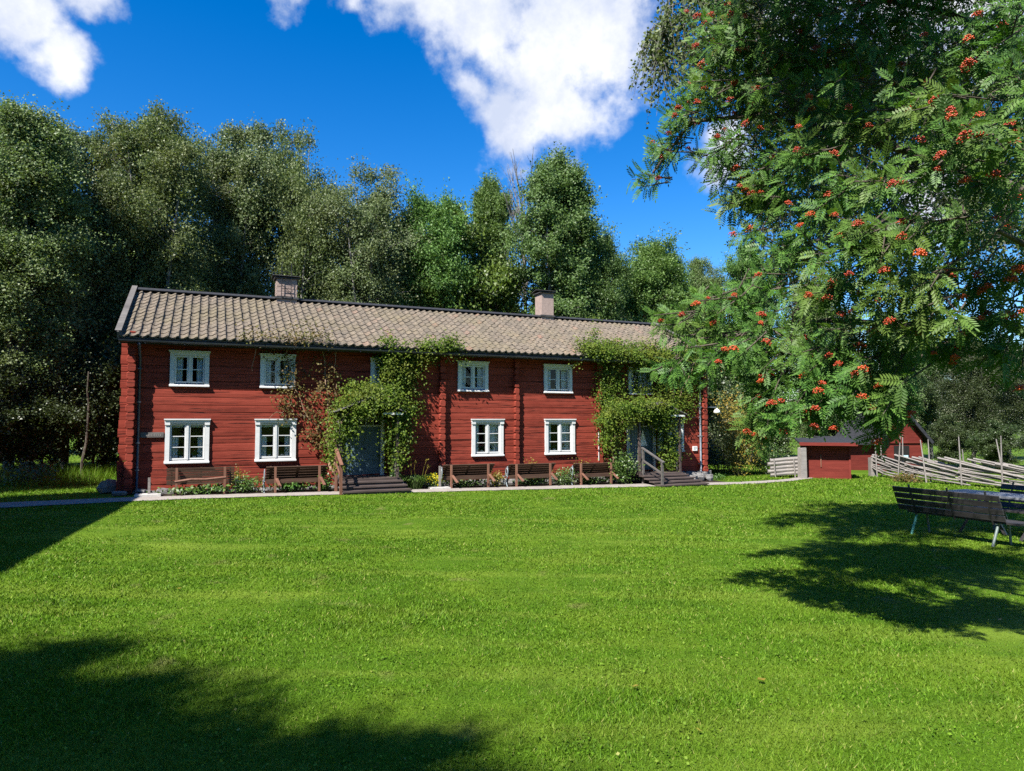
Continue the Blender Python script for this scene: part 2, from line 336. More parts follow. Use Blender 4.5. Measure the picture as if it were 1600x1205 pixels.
# foliage
MAT['birch'] = leaf_mat('birch_leaves', (0.09, 0.13, 0.047), (0.145, 0.198, 0.074), (0.215, 0.27, 0.115), 0.45, 0.28, 0.5, 0.28, (0.15, 0.155, 0.06))
MAT['aspen'] = leaf_mat('aspen_leaves', (0.078, 0.138, 0.036), (0.125, 0.215, 0.056), (0.19, 0.285, 0.085), 0.4, 0.3, 0.5, 0.28, (0.09, 0.145, 0.03))
MAT['maple'] = leaf_mat('yellow_green_leaves', (0.05, 0.085, 0.014), (0.095, 0.15, 0.022), (0.15, 0.21, 0.04), 0.3, 0.3, 0.45, 0.35, (0.06, 0.1, 0.02))
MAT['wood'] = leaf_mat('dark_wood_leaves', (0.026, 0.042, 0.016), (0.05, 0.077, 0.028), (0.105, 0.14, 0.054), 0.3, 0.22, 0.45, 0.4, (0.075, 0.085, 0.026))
MAT['rowan'] = leaf_mat('rowan_leaves', (0.042, 0.095, 0.022), (0.070, 0.150, 0.030), (0.115, 0.21, 0.038), 0.5, 0.3, 0.5, 0.22, (0.15, 0.19, 0.035), patch_scale=1.3)
MAT['rowanobj'] = leaf_mat('rowan_leaves_large', (0.042, 0.095, 0.022), (0.070, 0.150, 0.030), (0.115, 0.21, 0.038), 0.5, 0.3, 0.5, 0.22, (0.15, 0.19, 0.035), per='object', patch_scale=1.3)
MAT['vine'] = leaf_mat('vine_leaves', (0.03, 0.066, 0.008), (0.078, 0.135, 0.013), (0.15, 0.215, 0.025), 0.5, 0.3, 0.55, 0.15, (0.19, 0.185, 0.03), patch_scale=1.2)
MAT['vinered'] = leaf_mat('reddish_vine_leaves', (0.05, 0.04, 0.014), (0.11, 0.065, 0.025), (0.19, 0.14, 0.045), 0.7, 0.25, 0.55, 0.15, (0.09, 0.12, 0.02), patch_scale=2.2)
MAT['green'] = leaf_mat('garden_leaves', (0.03, 0.07, 0.014), (0.07, 0.145, 0.025), (0.14, 0.23, 0.045), 0.3, 0.28, 0.42, 0.4, (0.11, 0.16, 0.03))
MAT['yellowgreen'] = leaf_mat('yellowing_leaves', (0.10, 0.12, 0.02), (0.22, 0.20, 0.03), (0.34, 0.26, 0.04), 0.4, 0.28, 0.45, 0.3, (0.28, 0.12, 0.03), patch_scale=2.0)
MAT['flower'] = leaf_mat('yellow_petals', (0.55, 0.40, 0.01), (0.70, 0.55, 0.015), (0.75, 0.62, 0.05), 0, 0.25, 0.5, 0.3)
MAT['geranium'] = leaf_mat('red_petals', (0.35, 0.012, 0.012), (0.5, 0.02, 0.02), (0.6, 0.05, 0.04), 0, 0.2, 0.5, 0.3)
def berry_mat():
    m, nt, p = new_mat('rowan_berry', 0.3, 0.5)
    nt.links.new(mixc(nt, 0.5, ramp(nt, island(nt), [(0, (0.28, 0.022, 0.008)), (0.6, (0.44, 0.045, 0.010)), (1, (0.52, 0.085, 0.014))]), ramp(nt, objrand(nt), [(0, (0.26, 0.016, 0.009)), (1, (0.56, 0.10, 0.015))])), p.inputs['Base Color']); return m
MAT['berry'] = berry_mat()

ALBEDO = 0.82                                         # all surface colours above are scaled by this
for m in bpy.data.materials:
    if not m.use_nodes: continue
    for nd in list(m.node_tree.nodes):
        if nd.type not in ('BSDF_PRINCIPLED', 'BSDF_TRANSLUCENT'): continue
        inp = nd.inputs['Base Color' if nd.type == 'BSDF_PRINCIPLED' else 'Color']
        if inp.is_linked:
            src = inp.links[0].from_socket; out = mixc(m.node_tree, 1.0, src, (ALBEDO,) * 3, 'MULTIPLY'); m.node_tree.links.new(out, inp)

# ------------------------------------------------------------------ ground, path, lawn
def build_ground():
    xs = np.concatenate([np.linspace(-900, -62, 8), np.linspace(-58, 58, 117), np.linspace(62, 900, 8)])
    ys = np.concatenate([np.linspace(-900, -32, 8), np.linspace(-29, 47, 77), np.linspace(50, 900, 8)])
    rng = np.random.default_rng(3); X, Y = np.meshgrid(xs, ys); Z = gz(X, Y) + rng.normal(0, 0.006, X.shape)
    n, m = X.shape; V = np.stack([X, Y, Z], -1).reshape(-1, 3)
    fs = [(i * m + j, i * m + j + 1, (i + 1) * m + j + 1, (i + 1) * m + j) for i in range(n - 1) for j in range(m - 1)]
    me = bpy.data.meshes.new('ground'); me.from_pydata([tuple(v) for v in V], [], fs); me.update(); me.materials.append(MAT['lawn'])
    me.polygons.foreach_set('use_smooth', [True] * len(me.polygons))
    tag(link('ground', me), 'wide mown green lawn in front of the red house', 'lawn', kind='structure')
build_ground()
# path in house coordinates: (s, front edge t, back edge t)
PATH = [(-7.0, -3.9, -2.7), (-3.5, -3.1, -1.9), (-1.2, -2.45, -1.35), (0.4, -2.05, -1.1), (2.0, -1.85, -0.98), (5.0, -1.78, -0.95), (8.5, -1.8, -0.92), (12, -1.85, -0.92), (15, -1.95, -0.95), (18, -2.0, -1.05),
        (20, -1.95, -1.25), (22.5, -1.35, -0.75), (25.0, -0.25, 0.35), (27.5, 1.1, 1.7), (30, 2.6, 3.1)]
def path_edges(s):
    a = np.array(PATH); return np.interp(s, a[:, 0], a[:, 1]), np.interp(s, a[:, 0], a[:, 2])
def build_path():
    V = []; fs = []; ss = np.arange(-7, 30, 0.25); rng = random.Random(2); k = 5
    for i, s in enumerate(ss):
        f, b = path_edges(s); f += rng.uniform(-.05, .05); b += rng.uniform(-.05, .05)
        for j in range(k):
            x, y = hworld(s, f + (b - f) * j / (k - 1)); V.append((x, y, float(gz(x, y)) + 0.022 + (0.008 if 0 < j < k - 1 else -0.004)))
        if i: fs += [((i - 1) * k + j, i * k + j, i * k + j + 1, (i - 1) * k + j + 1) for j in range(k - 1)]
    me = bpy.data.meshes.new('gravel_path'); me.from_pydata(V, [], fs); me.update(); me.materials.append(MAT['gravel'])
    tag(link('gravel_path', me), 'pale gravel path running along the front of the house', 'path', kind='structure')
    # planting bed between path and wall
    mb = MB(); q = []
    for s in np.arange(0.3, 19.6, 0.6):
        f, b = path_edges(s); q.append([hworld(s, b - 0.05), hworld(s, -0.02)])
    for i in range(len(q) - 1):
        P = [q[i][0], q[i + 1][0], q[i + 1][1], q[i][1]]
        mb.add([(x, y, float(gz(x, y)) + 0.016) for x, y in P], [(0, 1, 2, 3)])
    o = mb.build('flower_bed', MAT['soil']); tag(o, 'strip of dark soil between the path and the house wall', 'flower bed', kind='structure')
build_path()

def house_coords(X, Y):
    dx = X - HO[0]; dy = Y - HO[1]; return dx * ES[0] + dy * ES[1], dx * ET[0] + dy * ET[1]
def build_grass(n=720000):
    rng = np.random.default_rng(5)
    r = np.exp(rng.uniform(math.log(2.6), math.log(34), n)); a = rng.uniform(-0.80, 0.80, n)
    X = r * np.sin(a); Y = r * np.cos(a)
    s, t = house_coords(X, Y); a_ = np.array(PATH); f = np.interp(s, a_[:, 0], a_[:, 1]); b = np.interp(s, a_[:, 0], a_[:, 2])
    jit = rng.normal(0, 0.05, n)
    keep = (t < f + jit) | ((t > b + jit) & ((s < -0.6) | (s > 20.0)))
    X, Y, r = X[keep], Y[keep], r[keep]; n = len(X)
    Z = gz(X, Y); h = rng.uniform(0.014, 0.036, n) * (1 + 0.25 * np.sin(X * 1.7) * np.cos(Y * 1.3)); w = np.maximum(0.0028, 0.00085 * r) * rng.uniform(0.7, 1.3, n)
    h = np.minimum(h * np.maximum(1.0, r / 14.0), 0.09)
    az = rng.uniform(0, 2 * math.pi, n); lean = rng.uniform(0.2, 1.3, n) * h; la = rng.uniform(0, 2 * math.pi, n)
    P = np.stack([X, Y, Z - 0.004], -1); u = np.stack([np.cos(az), np.sin(az), np.zeros(n)], -1) * w[:, None]
    tip = P + np.stack([np.cos(la) * lean, np.sin(la) * lean, h], -1)
    V = np.stack([P - u, P + u, tip], 1)
    o = link('grass', np_mesh('grass', V, 3, MAT['blade'])); tag(o, 'short mown grass blades covering the lawn', 'grass', kind='stuff')
build_grass()

# ------------------------------------------------------------------ red log house
house = empty('log_house', (HO[0], HO[1], 0), HA, 'long two storey red log house with clay tile roof and white windows', 'house')
LEN = 19.42; DEP = 7.0; EAVE_T = -0.50; RIDGE_T = 3.5; SLOPE = 0.471
def zr(t): return 4.13 + (t + 0.50) * SLOPE           # roof plane (top of battens)
LW = [(0.91, 2.02), (3.23, 4.35), (9.87, 10.99), (12.55, 13.71), (17.22, 18.40)]
UW = [(0.99, 1.98), (3.33, 4.30), (6.53, 7.55), (9.38, 10.44), (12.51, 13.61), (15.95, 17.0)]
LZ = (0.74, 1.98); UZ = (2.86, 3.87)
DOORS = [(5.60, 6.98, 0.24, 2.06), (15.86, 17.12, 0.06, 2.0)]
OPEN = [(a, b, LZ[0], LZ[1]) for a, b in LW] + [(a, b, UZ[0], UZ[1]) for a, b in UW] + DOORS
HOLES = [(a + 0.07, b - 0.07, c + 0.06, d - 0.06) for a, b, c, d in OPEN]

def log_piece(L, h, rng, ends=0.0):
    ns = max(2, int(L / 1.1) + 1); prof = [(0.040, 0.0), (0.004, 0.003), (0.0, 0.022), (-0.003, 0.5), (0.0, -0.022), (0.004, -0.003), (0.040, 0.0)]; off = rng.uniform(-.010, .012)
    V = []; fs = []
    for i in range(ns):
        x = L * i / (ns - 1); dz0 = rng.uniform(-.004, .007); dz1 = rng.uniform(-.007, .004); dt = off + rng.uniform(-.004, .004)
        zz = [0 + dz0, prof[1][1] + dz0, prof[2][1] + dz0, h * .5, h + prof[4][1] + dz1, h + prof[5][1] + dz1, h + dz1]
        for (t, _), z in zip(prof, zz): V.append((x, t + dt, z))
    k = len(prof)
    for i in range(ns - 1): fs += [(i * k + j, (i + 1) * k + j, (i + 1) * k + j + 1, i * k + j + 1) for j in range(k - 1)]
    fs += [tuple(range(k)), tuple((ns - 1) * k + j for j in range(k - 1, -1, -1))]
    me = bpy.data.meshes.new('log'); me.from_pydata(V, [], fs); me.update(); me.materials.append(MAT['log']); return me

def build_walls():
    rng = random.Random(11)
    ss = sorted({-0.0, LEN} | {h[0] for h in HOLES} | {h[1] for h in HOLES}); zs = sorted({-0.04, 4.34} | {h[2] for h in HOLES} | {h[3] for h in HOLES})
    mb = MB()
    for i in range(len(ss) - 1):
        for j in range(len(zs) - 1):
            c = ((ss[i] + ss[i + 1]) / 2, (zs[j] + zs[j + 1]) / 2)
            if any(h[0] < c[0] < h[1] and h[2] < c[1] < h[3] for h in HOLES): continue
            mb.add([(ss[i], .05, zs[j]), (ss[i + 1], .05, zs[j]), (ss[i + 1], .05, zs[j + 1]), (ss[i], .05, zs[j + 1])], [(0, 1, 2, 3)])
    for h in HOLES:                                    # reveals
        mb.add([(h[0], .05, h[2]), (h[0], .22, h[2]), (h[0], .22, h[3]), (h[0], .05, h[3])], [(0, 1, 2, 3)])
        mb.add([(h[1], .05, h[2]), (h[1], .22, h[2]), (h[1], .22, h[3]), (h[1], .05, h[3])], [(3, 2, 1, 0)])
        mb.add([(h[0], .05, h[2]), (h[1], .05, h[2]), (h[1], .22, h[2]), (h[0], .22, h[2])], [(0, 1, 2, 3)])
    for s in (0.0, LEN):                               # gables
        mb.add([(s, .05, -.04), (s, DEP, -.04), (s, DEP, 4.34), (s, RIDGE_T, zr(RIDGE_T) - .08), (s, .05, 4.34)], [(0, 1, 2, 3, 4)])
    mb.add([(0, DEP, -.04), (LEN, DEP, -.04), (LEN, DEP, 4.34), (0, DEP, 4.34)], [(3, 2, 1, 0)])
    mb.add([(0, .05, 2.3), (LEN, .05, 2.3), (LEN, DEP, 2.3), (0, DEP, 2.3)], [(0, 1, 2, 3)])      # upper floor
    mb.add([(0, .05, .0), (LEN, .05, .0), (LEN, DEP, .0), (0, DEP, .0)], [(0, 1, 2, 3)])
    for s in (2.6, 5.2, 8.84, 11.46, 14.71): mb.add([(s, .3, 0), (s, DEP, 0), (s, DEP, 4.3), (s, .3, 4.3)], [(0, 1, 2, 3)])
    wall = mb.build('wall', MAT['red'], house)
    nC = 20; zed = [-0.04 + 4.36 * (i + (rng.uniform(-.09, .09) if 0 < i < nC else 0)) / nC for i in range(nC + 1)]
    bays = [(0.0, 8.84), (8.84, 11.46), (11.46, 14.71), (14.71, LEN)]
    for bi, (b0, b1) in enumerate(bays):
        for c in range(nC):
            z0, z1 = zed[c], zed[c + 1]
            a0 = b0 - (0.20 + rng.uniform(-.03, .03) if bi == 0 else 0); a1 = b1 + (0.17 + rng.uniform(-.03, .03) if bi == 3 else 0)
            hs = sorted(h for h in HOLES if h[0] < a1 and h[1] > a0 and h[2] < z1 and h[3] > z0)
            cur = a0; pieces = []
            for h in hs:
                if h[0] > cur + .02: pieces.append((cur, h[0], z0, z1))
                if h[2] - z0 > .03: pieces.append((h[0], h[1], z0, h[2]))
                if z1 - h[3] > .03: pieces.append((h[0], h[1], h[3], z1))
                cur = h[1]
            if a1 > cur + .02: pieces.append((cur, a1, z0, z1))
            # long runs are jointed
            for (x0, x1, y0, y1) in pieces:
                g = 0.006
                link('log', log_piece(x1 - x0 - g, y1 - y0, rng), wall, (x0 + g / 2, rng.uniform(-.006, .006), y0))
    def log_end(w, h, p):
        c = 0.038; pts = [(-w / 2 + c, 0), (w / 2 - c, 0), (w / 2, c), (w / 2, h - c), (w / 2 - c, h), (-w / 2 + c, h), (-w / 2, h - c), (-w / 2, c)]
        m = MB(); V = []
        for y, k in ((0.04, 1.0), (-p + .02, 1.0), (-p, .9)): V += [(x * k, y, (z - h / 2) * k + h / 2) for x, z in pts]
        fs = [(r * 8 + j, r * 8 + (j + 1) % 8, (r + 1) * 8 + (j + 1) % 8, (r + 1) * 8 + j) for r in range(2) for j in range(8)] + [tuple(16 + j for j in range(8))]
        m.add(V, fs); return m.mesh('log_end', MAT['log'])
    for s, w, p in ((0.08, .20, .27), (8.84, .185, .155), (11.46, .175, .15), (14.71, .18, .155), (LEN - .10, .2, .2)):
        variants = [log_end(w * rng.uniform(.93, 1.07), 4.36 / nC - .008, p * rng.uniform(.92, 1.08)) for _ in range(4)]
        for c in range(nC):
            link('log_end', rng.choice(variants), wall, (s + rng.uniform(-.012, .012), 0, -0.04 + 4.36 / nC * c + .004 + rng.uniform(-.004, .004)))
    # gable logs, seen at the log tips of the corners only
    for s, sg in ((0.0, -1), (LEN, 1)):
        for c in range(nC):
            o = link('gable_log', log_piece(DEP - .1, 4.36 / nC - .004, rng), wall, (s + sg * .01, (DEP if sg < 0 else 0.06), -0.04 + 4.36 / nC * c), (0, 0, -math.pi / 2 if sg < 0 else math.pi / 2))
    return wall
wall = build_walls()

def stone_mesh(rng, w, d, h):
    V = []; nlat, nlon = 4, 7
    for i in range(nlat + 1):
        ph = math.pi * i / nlat
        for j in range(nlon):
            th = 2 * math.pi * j / nlon; k = rng.uniform(.82, 1.1)
            e = 0.6
            cx = math.copysign(abs(math.sin(ph) * math.cos(th)) ** e, math.cos(th)); cy = math.copysign(abs(math.sin(ph) * math.sin(th)) ** e, math.sin(th)); cz = math.copysign(abs(math.cos(ph)) ** e, math.cos(ph))
            V.append((cx * w / 2 * k, cy * d / 2 * k, cz * h / 2 * k))
    fs = [(i * nlon + j, i * nlon + (j + 1) % nlon, (i + 1) * nlon + (j + 1) % nlon, (i + 1) * nlon + j) for i in range(nlat) for j in range(nlon)]
    me = bpy.data.meshes.new('stone'); me.from_pydata(V, [], fs); me.update(); me.materials.append(MAT['stone']); return me
def build_foundation():
    rng = random.Random(4); mb = MB(); mb.box(0.05, LEN - .05, .06, DEP - .05, -.9, -.045); fnd = mb.build('foundation', MAT['stone'], house)
    var = [stone_mesh(rng, 1, 1, 1) for _ in range(6)]
    s = -0.15
    while s < LEN + .1:
        w = rng.uniform(.32, .6); g = hground(s, -.1); top = -.05; h = max(.12, top - g + .1)
        rows = 2 if h > .34 else 1
        for r in range(rows):
            o = link('stone', rng.choice(var), fnd, (s + w / 2 + (.15 if r else 0), .02 - .05 * (1 - r) + rng.uniform(-.03, .03), g - .05 + h / rows * (r + .5)), (rng.uniform(-.1, .1), rng.uniform(-.1, .1), rng.choice([0, math.pi]) + rng.uniform(-.15, .15)))
            o.scale = (w * .98, rng.uniform(.28, .4), h / rows * 1.05)
        s += w * .95
    for (ss, tt, w, h) in ((18.0, -.42, .5, .34), (18.45, -.5, .42, .28), (18.85, -.38, .5, .36), (19.3, -.3, .48, .3), (18.6, -.22, .6, .42), (19.15, -.12, .5, .42), (-.45, .3, .5, .42), (-.4, .75, .45, .36), (.45, -.3, .5, .16), (1.0, -.35, .55, .14), (-.1, -.45, .4, .14)):
        o = link('stone', rng.choice(var), fnd, (ss, tt, hground(ss, tt) + h * .38), (rng.uniform(-.2, .2), rng.uniform(-.2, .2), rng.uniform(0, 6))); o.scale = (w, w * .75, h)
build_foundation()

def build_roof():
    rng = random.Random(21); S0, S1 = -0.21, LEN + .24
    mb = MB()
    for sg in (1, -1):                                  # boarded roof slab, both slopes
        ts = (EAVE_T + .06, RIDGE_T) if sg == 1 else (2 * RIDGE_T - EAVE_T - .06, RIDGE_T)
        za, zb = zr(EAVE_T + .06), zr(RIDGE_T)
        P = [(S0 + .03, ts[0], za - .02), (S1 - .03, ts[0], za - .02), (S1 - .03, ts[1], zb - .02), (S0 + .03, ts[1], zb - .02)]
        mb.prism(P if sg == 1 else P[::-1], (0, 0, -.07))
    roof = mb.build('roof', MAT['barge'], house)
    # pantiles
    NC = 84; W = (S1 - S0) / NC; NR = 13; SL = math.hypot(RIDGE_T - EAVE_T, zr(RIDGE_T) - zr(EAVE_T)) - .05; EX = SL / NR; ang = math.atan(SLOPE)
    prof = [(0.0, .016), (.10, .002), (.26, -.012), (.44, -.008), (.60, .010), (.74, .034), (.87, .050), (.98, .048), (1.04, .014)]
    def tile_verts(r):
        L = EX + .07; tilt = .024; top = []; lip = []; back = []
        j = [r.uniform(-.003, .003) for _ in prof]
        for (x, z), dz in zip(prof, j):
            lip.append((x * W, 0 + r.uniform(-.004, .004), z - .022)); top.append((x * W, r.uniform(-.004, .004), z + tilt)); back.append((x * W, L, z))
        k = len(prof); V = lip + top + back
        fs = [(i, i + 1, k + i + 1, k + i) for i in range(k - 1)] + [(k + i, k + i + 1, 2 * k + i + 1, 2 * k + i) for i in range(k - 1)] + [(k - 1, 2 * k + k - 1, k + k - 1)]
        return V, fs
    def place(c, r_):
        v = r_ * EX; return (S0 + c * W, EAVE_T + v * math.cos(ang), zr(EAVE_T) + v * math.sin(ang) + .012)
    variants = []
    for i in range(8):
        V, fs = tile_verts(rng); variants.append((V, fs, MB().add(V, fs).mesh('tile', MAT['tile'])))
    V2, F2 = [], []
    for c in range(NC):
        for r_ in range(NR):
            loc = place(c, r_); loc = (loc[0] + rng.uniform(-.006, .006), loc[1] + rng.uniform(-.014, .012), loc[2] + rng.uniform(-.003, .007)); rz_ = rng.uniform(-.03, .03)
            V, fs, me = rng.choice(variants)
            if c < 23:
                link('tile', me, roof, loc, (ang, rng.uniform(-.015, .015), rz_))
            else:
                M = Matrix.Translation(loc) @ Matrix.Rotation(rz_, 4, 'Z') @ Matrix.Rotation(ang, 4, 'X'); b = len(V2)
                V2 += [tuple(M @ Vector(p)) for p in V]; F2 += [tuple(b + i for i in f) for f in fs]
    for c in range(NC):                                 # rear slope
        for r_ in range(NR):
            loc = place(c, r_); loc = (loc[0] + W, 2 * RIDGE_T - loc[1], loc[2]); V, fs, me = variants[(c * 5 + r_) % 8]
            M = Matrix.Translation(loc) @ Matrix.Rotation(math.pi, 4, 'Z') @ Matrix.Rotation(ang, 4, 'X'); b = len(V2)
            V2 += [tuple(M @ Vector(p)) for p in V]; F2 += [tuple(b + i for i in f) for f in fs]
    me = bpy.data.meshes.new('tiles'); me.from_pydata(V2, [], F2); me.update(); me.materials.append(MAT['tile'])
    o = link('tiles', me, roof); tag(o, kind='stuff')
    # ridge boards and bargeboards
    zt = zr(RIDGE_T)
    MB().beam((S0 - .02, RIDGE_T - .11, zt + .07), (S1 + .02, RIDGE_T - .11, zt + .07), .24, .03, (0, -.40, .91)).build('ridge_board', MAT['roofpaper'], roof)
    MB().beam((S0 - .02, RIDGE_T + .11, zt + .074), (S1 + .02, RIDGE_T + .11, zt + .074), .24, .03, (0, .40, .91)).build('ridge_board', MAT['roofpaper'], roof)
    for s in (S0 - .015, S1 + .015):
        for sg in (1, -1):
            a = (s, EAVE_T - .04, zr(EAVE_T) + .03) if sg == 1 else (s, 2 * RIDGE_T - EAVE_T + .04, zr(EAVE_T) + .03)
            MB().beam(a, (s, RIDGE_T, zt + .05), .045, .20).build('barge_board', MAT['barge'], roof)
            b = (a[0], a[1], a[2] + .115); MB().beam(b, (s, RIDGE_T, zt + .165), .15, .03).build('barge_cap', MAT['barge'], roof)
    MB().box(S0, S1, EAVE_T + .05, EAVE_T + .085, zr(EAVE_T) - .17, zr(EAVE_T) - .03).build('fascia', MAT['roofpaper'], roof)
    # gutter
    g = MB(); V = []; k = 7; seg = [S0, 6.5, 13.0, S1]
    for s in seg:
        for j in range(k):
            a = math.pi * j / (k - 1); V.append((s, EAVE_T - .035 - .07 * math.cos(a) + .02, zr(EAVE_T) - .075 - .065 * math.sin(a) - .0012 * s))
    g.add(V, [(i * k + j, i * k + j + 1, (i + 1) * k + j + 1, (i + 1) * k + j) for i in range(len(seg) - 1) for j in range(k - 1)])
    gut = g.build('gutter', MAT['darkpipe'], house)
    for s in np.arange(0.4, 19.4, 0.95): MB().box(s, s + .02, EAVE_T - .08, EAVE_T + .06, zr(EAVE_T) - .16, zr(EAVE_T) - .145).build('bracket', MAT['darkpipe'], gut)
    # downpipes
    def pipe(s, mat, t=-.15):
        z0 = hground(s, t) + .12; pts = [(s, EAVE_T - .02, zr(EAVE_T) - .14), (s, EAVE_T + .02, zr(EAVE_T) - .22), (s, t, zr(EAVE_T) - .52), (s, t, z0 + .1), (s, t - .08, z0)]
        p = MB().tube(pts, .038, 8).build('downpipe', mat, house, smooth=True)
        for z in (z0 + .5, 1.3, 2.4, 3.3): MB().box(s - .05, s + .05, t - .05, t + .1, z, z + .035).build('pipe_clamp', mat, p)
    pipe(.27, MAT['darkpipe'], -.15); pipe(19.12, MAT['zinc'], -.13)
    return roof
roof = build_roof()

def build_chimney(s0, s1, ztop, mat, brick, label):
    t0, t1 = RIDGE_T - .30, RIDGE_T + .30; zb = zr(RIDGE_T) - .45
    m = MB(); m.box(s0, s1, t0, t1, zb, ztop - .12); ch = m.build('chimney', mat, house); ch['label'] = label
    cap = MB(); cap.box(s0 - .07, s1 + .07, t0 - .07, t1 + .07, ztop - .118, ztop - .085); 
    cap.prism([(s0 - .12, t0 - .13, ztop - .05), (s1 + .12, t0 - .13, ztop - .05), (s1 + .12, RIDGE_T, ztop + .03), (s0 - .12, RIDGE_T, ztop + .03)], (0, 0, .02))
    cap.prism([(s0 - .12, RIDGE_T, ztop + .032), (s1 + .12, RIDGE_T, ztop + .032), (s1 + .12, t1 + .13, ztop - .048), (s0 - .12, t1 + .13, ztop - .048)], (0, 0, .02))
    for x in (s0 + .06, s1 - .06):
        for y in (t0 + .06, t1 - .06): cap.box(x - .02, x + .02, y - .02, y + .02, ztop - .085, ztop)
    cap.build('cap', MAT['soot'], ch)
    MB().box(s0 - .05, s1 + .05, t0 - .05, t1 + .05, zr(RIDGE_T) + .03, zr(RIDGE_T) + .10).build('flashing', MAT['soot'], ch)
    if brick:
        rng = random.Random(3); V = []
        nb = MB().box(-.12, .12, -.008, .01, -.035, .035).mesh('brick', MAT['plaster']); nh = MB().box(-.01, .008, -.12, .12, -.035, .035).mesh('brick', MAT['plaster'])
        z = zr(RIDGE_T) + .16; row = 0
        while z < ztop - .18:
            x = s0 + .125 + (.125 if row % 2 else 0)
            while x < s1 - .11: link('brick', nb, ch, (x, t0 + rng.uniform(-.004, .002), z)); x += .253
            y = t0 + .125 + (0 if row % 2 else .125)
            while y < t1 - .11: link('brick', nh, ch, (s0 + rng.uniform(-.002, .004), y, z)); y += .253
            z += .083; row += 1
        # sweep's ladder of thin iron
        lad = MB(); xs = (s0 + .15, s0 + .46)
        for x in xs: lad.tube([(x, t0 - .08, zr(RIDGE_T - .5)), (x, t0 - .08, ztop + .42)], .013, 5)
        lad.tube([(xs[0], t0 - .08, ztop - .35), (xs[1], t0 - .08, ztop - .62)], .009, 4)
        for z in np.arange(zr(RIDGE_T) + .1, ztop + .3, .28): lad.tube([(xs[0], t0 - .08, z), (xs[1], t0 - .08, z)], .009, 4)
        lad.build('ladder', MAT['black'], ch)
build_chimney(4.02, 4.68, 6.86, MAT['plaster'], True, 'brick chimney with dark metal cap and iron ladder')
build_chimney(14.05, 14.58, 7.12, MAT['plaster'], False, 'smooth pink plastered chimney with dark pitched cap')

def build_window(s0, s1, z0, z1, rows, grand, style):
    cs = .115; T = -.055
    m = MB()
    m.box(s0, s0 + cs, T, .03, z0 + .055, z1 - .05); m.box(s1 - cs, s1, T, .03, z0 + .055, z1 - .05)
    m.box(s0 + cs, s1 - cs, T, .03, z1 - .15, z1 - .052)
    w = m.build('window', MAT['white'], house)
    MB().box(s0 - .03, s1 + .03, T - .055, .03, z1 - .048, z1 - .012).build('head_board', MAT['white'], w)
    MB().box(s0 - .015, s1 + .015, T - .022, .028, z1 - .118 if grand else z1 - .078, z1 - .05).build('frieze', MAT['white'], w)
    MB().add([(s0 - .012, T - .045, z0), (s1 + .012, T - .045, z0), (s1 + .012, .03, z0), (s0 - .012, .03, z0), (s0 - .012, T - .045, z0 + .035), (s1 + .012, T - .045, z0 + .035), (s1 + .012, .03, z0 + .085), (s0 - .012, .03, z0 + .085)],
             [(0, 3, 2, 1), (4, 5, 6, 7), (0, 1, 5, 4), (1, 2, 6, 5), (2, 3, 7, 6), (3, 0, 4, 7)]).build('sill', MAT['white'], w)
    if grand:
        for x0 in (s0 - .008, s1 - cs - .006): MB().box(x0, x0 + cs + .014, T - .03, -.02, z1 - .185, z1 - .12).build('capital', MAT['white'], w)
    a0, a1 = s0 + cs + .004, s1 - cs - .004; b0, b1 = z0 + .10, z1 - .155; mid = (a0 + a1) / 2
    MB().box(mid - .028, mid + .028, -.034, .03, b0, b1).build('mullion', MAT['white'], w)
    for (c0, c1) in ((a0, mid - .03), (mid + .03, a1)):
        st = .042; f = MB(); f.box(c0, c0 + st, -.012, .028, b0, b1).box(c1 - st, c1, -.012, .028, b0, b1).box(c0 + st, c1 - st, -.011, .027, b0, b0 + st).box(c0 + st, c1 - st, -.011, .027, b1 - st, b1)
        hh = (b1 - b0 - 2 * st) / rows
        for r in range(1, rows): f.box(c0 + st, c1 - st, -.006, .026, b0 + st + hh * r - .011, b0 + st + hh * r + .011)
        f.build('sash', MAT['white'], w)
        for r in range(rows):
            z = b0 + st + hh * r; MB().add([(c0 + st, .012, z), (c1 - st, .012, z), (c1 - st, .012, z + hh), (c0 + st, .012, z + hh)], [(0, 1, 2, 3)]).build('pane', MAT['glass'], w)
    def curtain(x0, x1, zb, zt, t=.13):
        n = 14; V = []
        for i in range(n + 1):
            x = x0 + (x1 - x0) * i / n; y = t + .018 * math.sin(i * 2.3)
            V += [(x, y, zb), (x + .012 * math.sin(i), y, zt)]
        MB().add(V, [(2 * i, 2 * i + 2, 2 * i + 3, 2 * i + 1) for i in range(n)]).build('curtain', MAT['curtain'], w)
    wd = a1 - a0
    if style == 'full': curtain(a0, a0 + wd * .26, b0, b1); curtain(a1 - wd * .26, a1, b0, b1)
    elif style == 'half':
        hz = b0 + (b1 - b0) * .64; curtain(a0, a0 + wd * .23, b0, hz); curtain(a1 - wd * .2, a1, b0, hz); curtain(a0, a1, b1 - .1, b1, .11)
    elif style == 'left': curtain(a0, a0 + wd * .2, b0, b1); curtain(a0 + wd * .6, a1, b0, b1)
    MB().box(s0 + .075, s1 - .075, .04, .2, b0 - .045, b0 - .01).build('inner_sill', MAT['white'], w)
    return w
for i, (a, b) in enumerate(LW): build_window(a, b, *LZ, 3, True, ['half', 'half', 'left', 'left', 'full'][i])
for i, (a, b) in enumerate(UW): build_window(a, b, *UZ, 2, False, 'full')

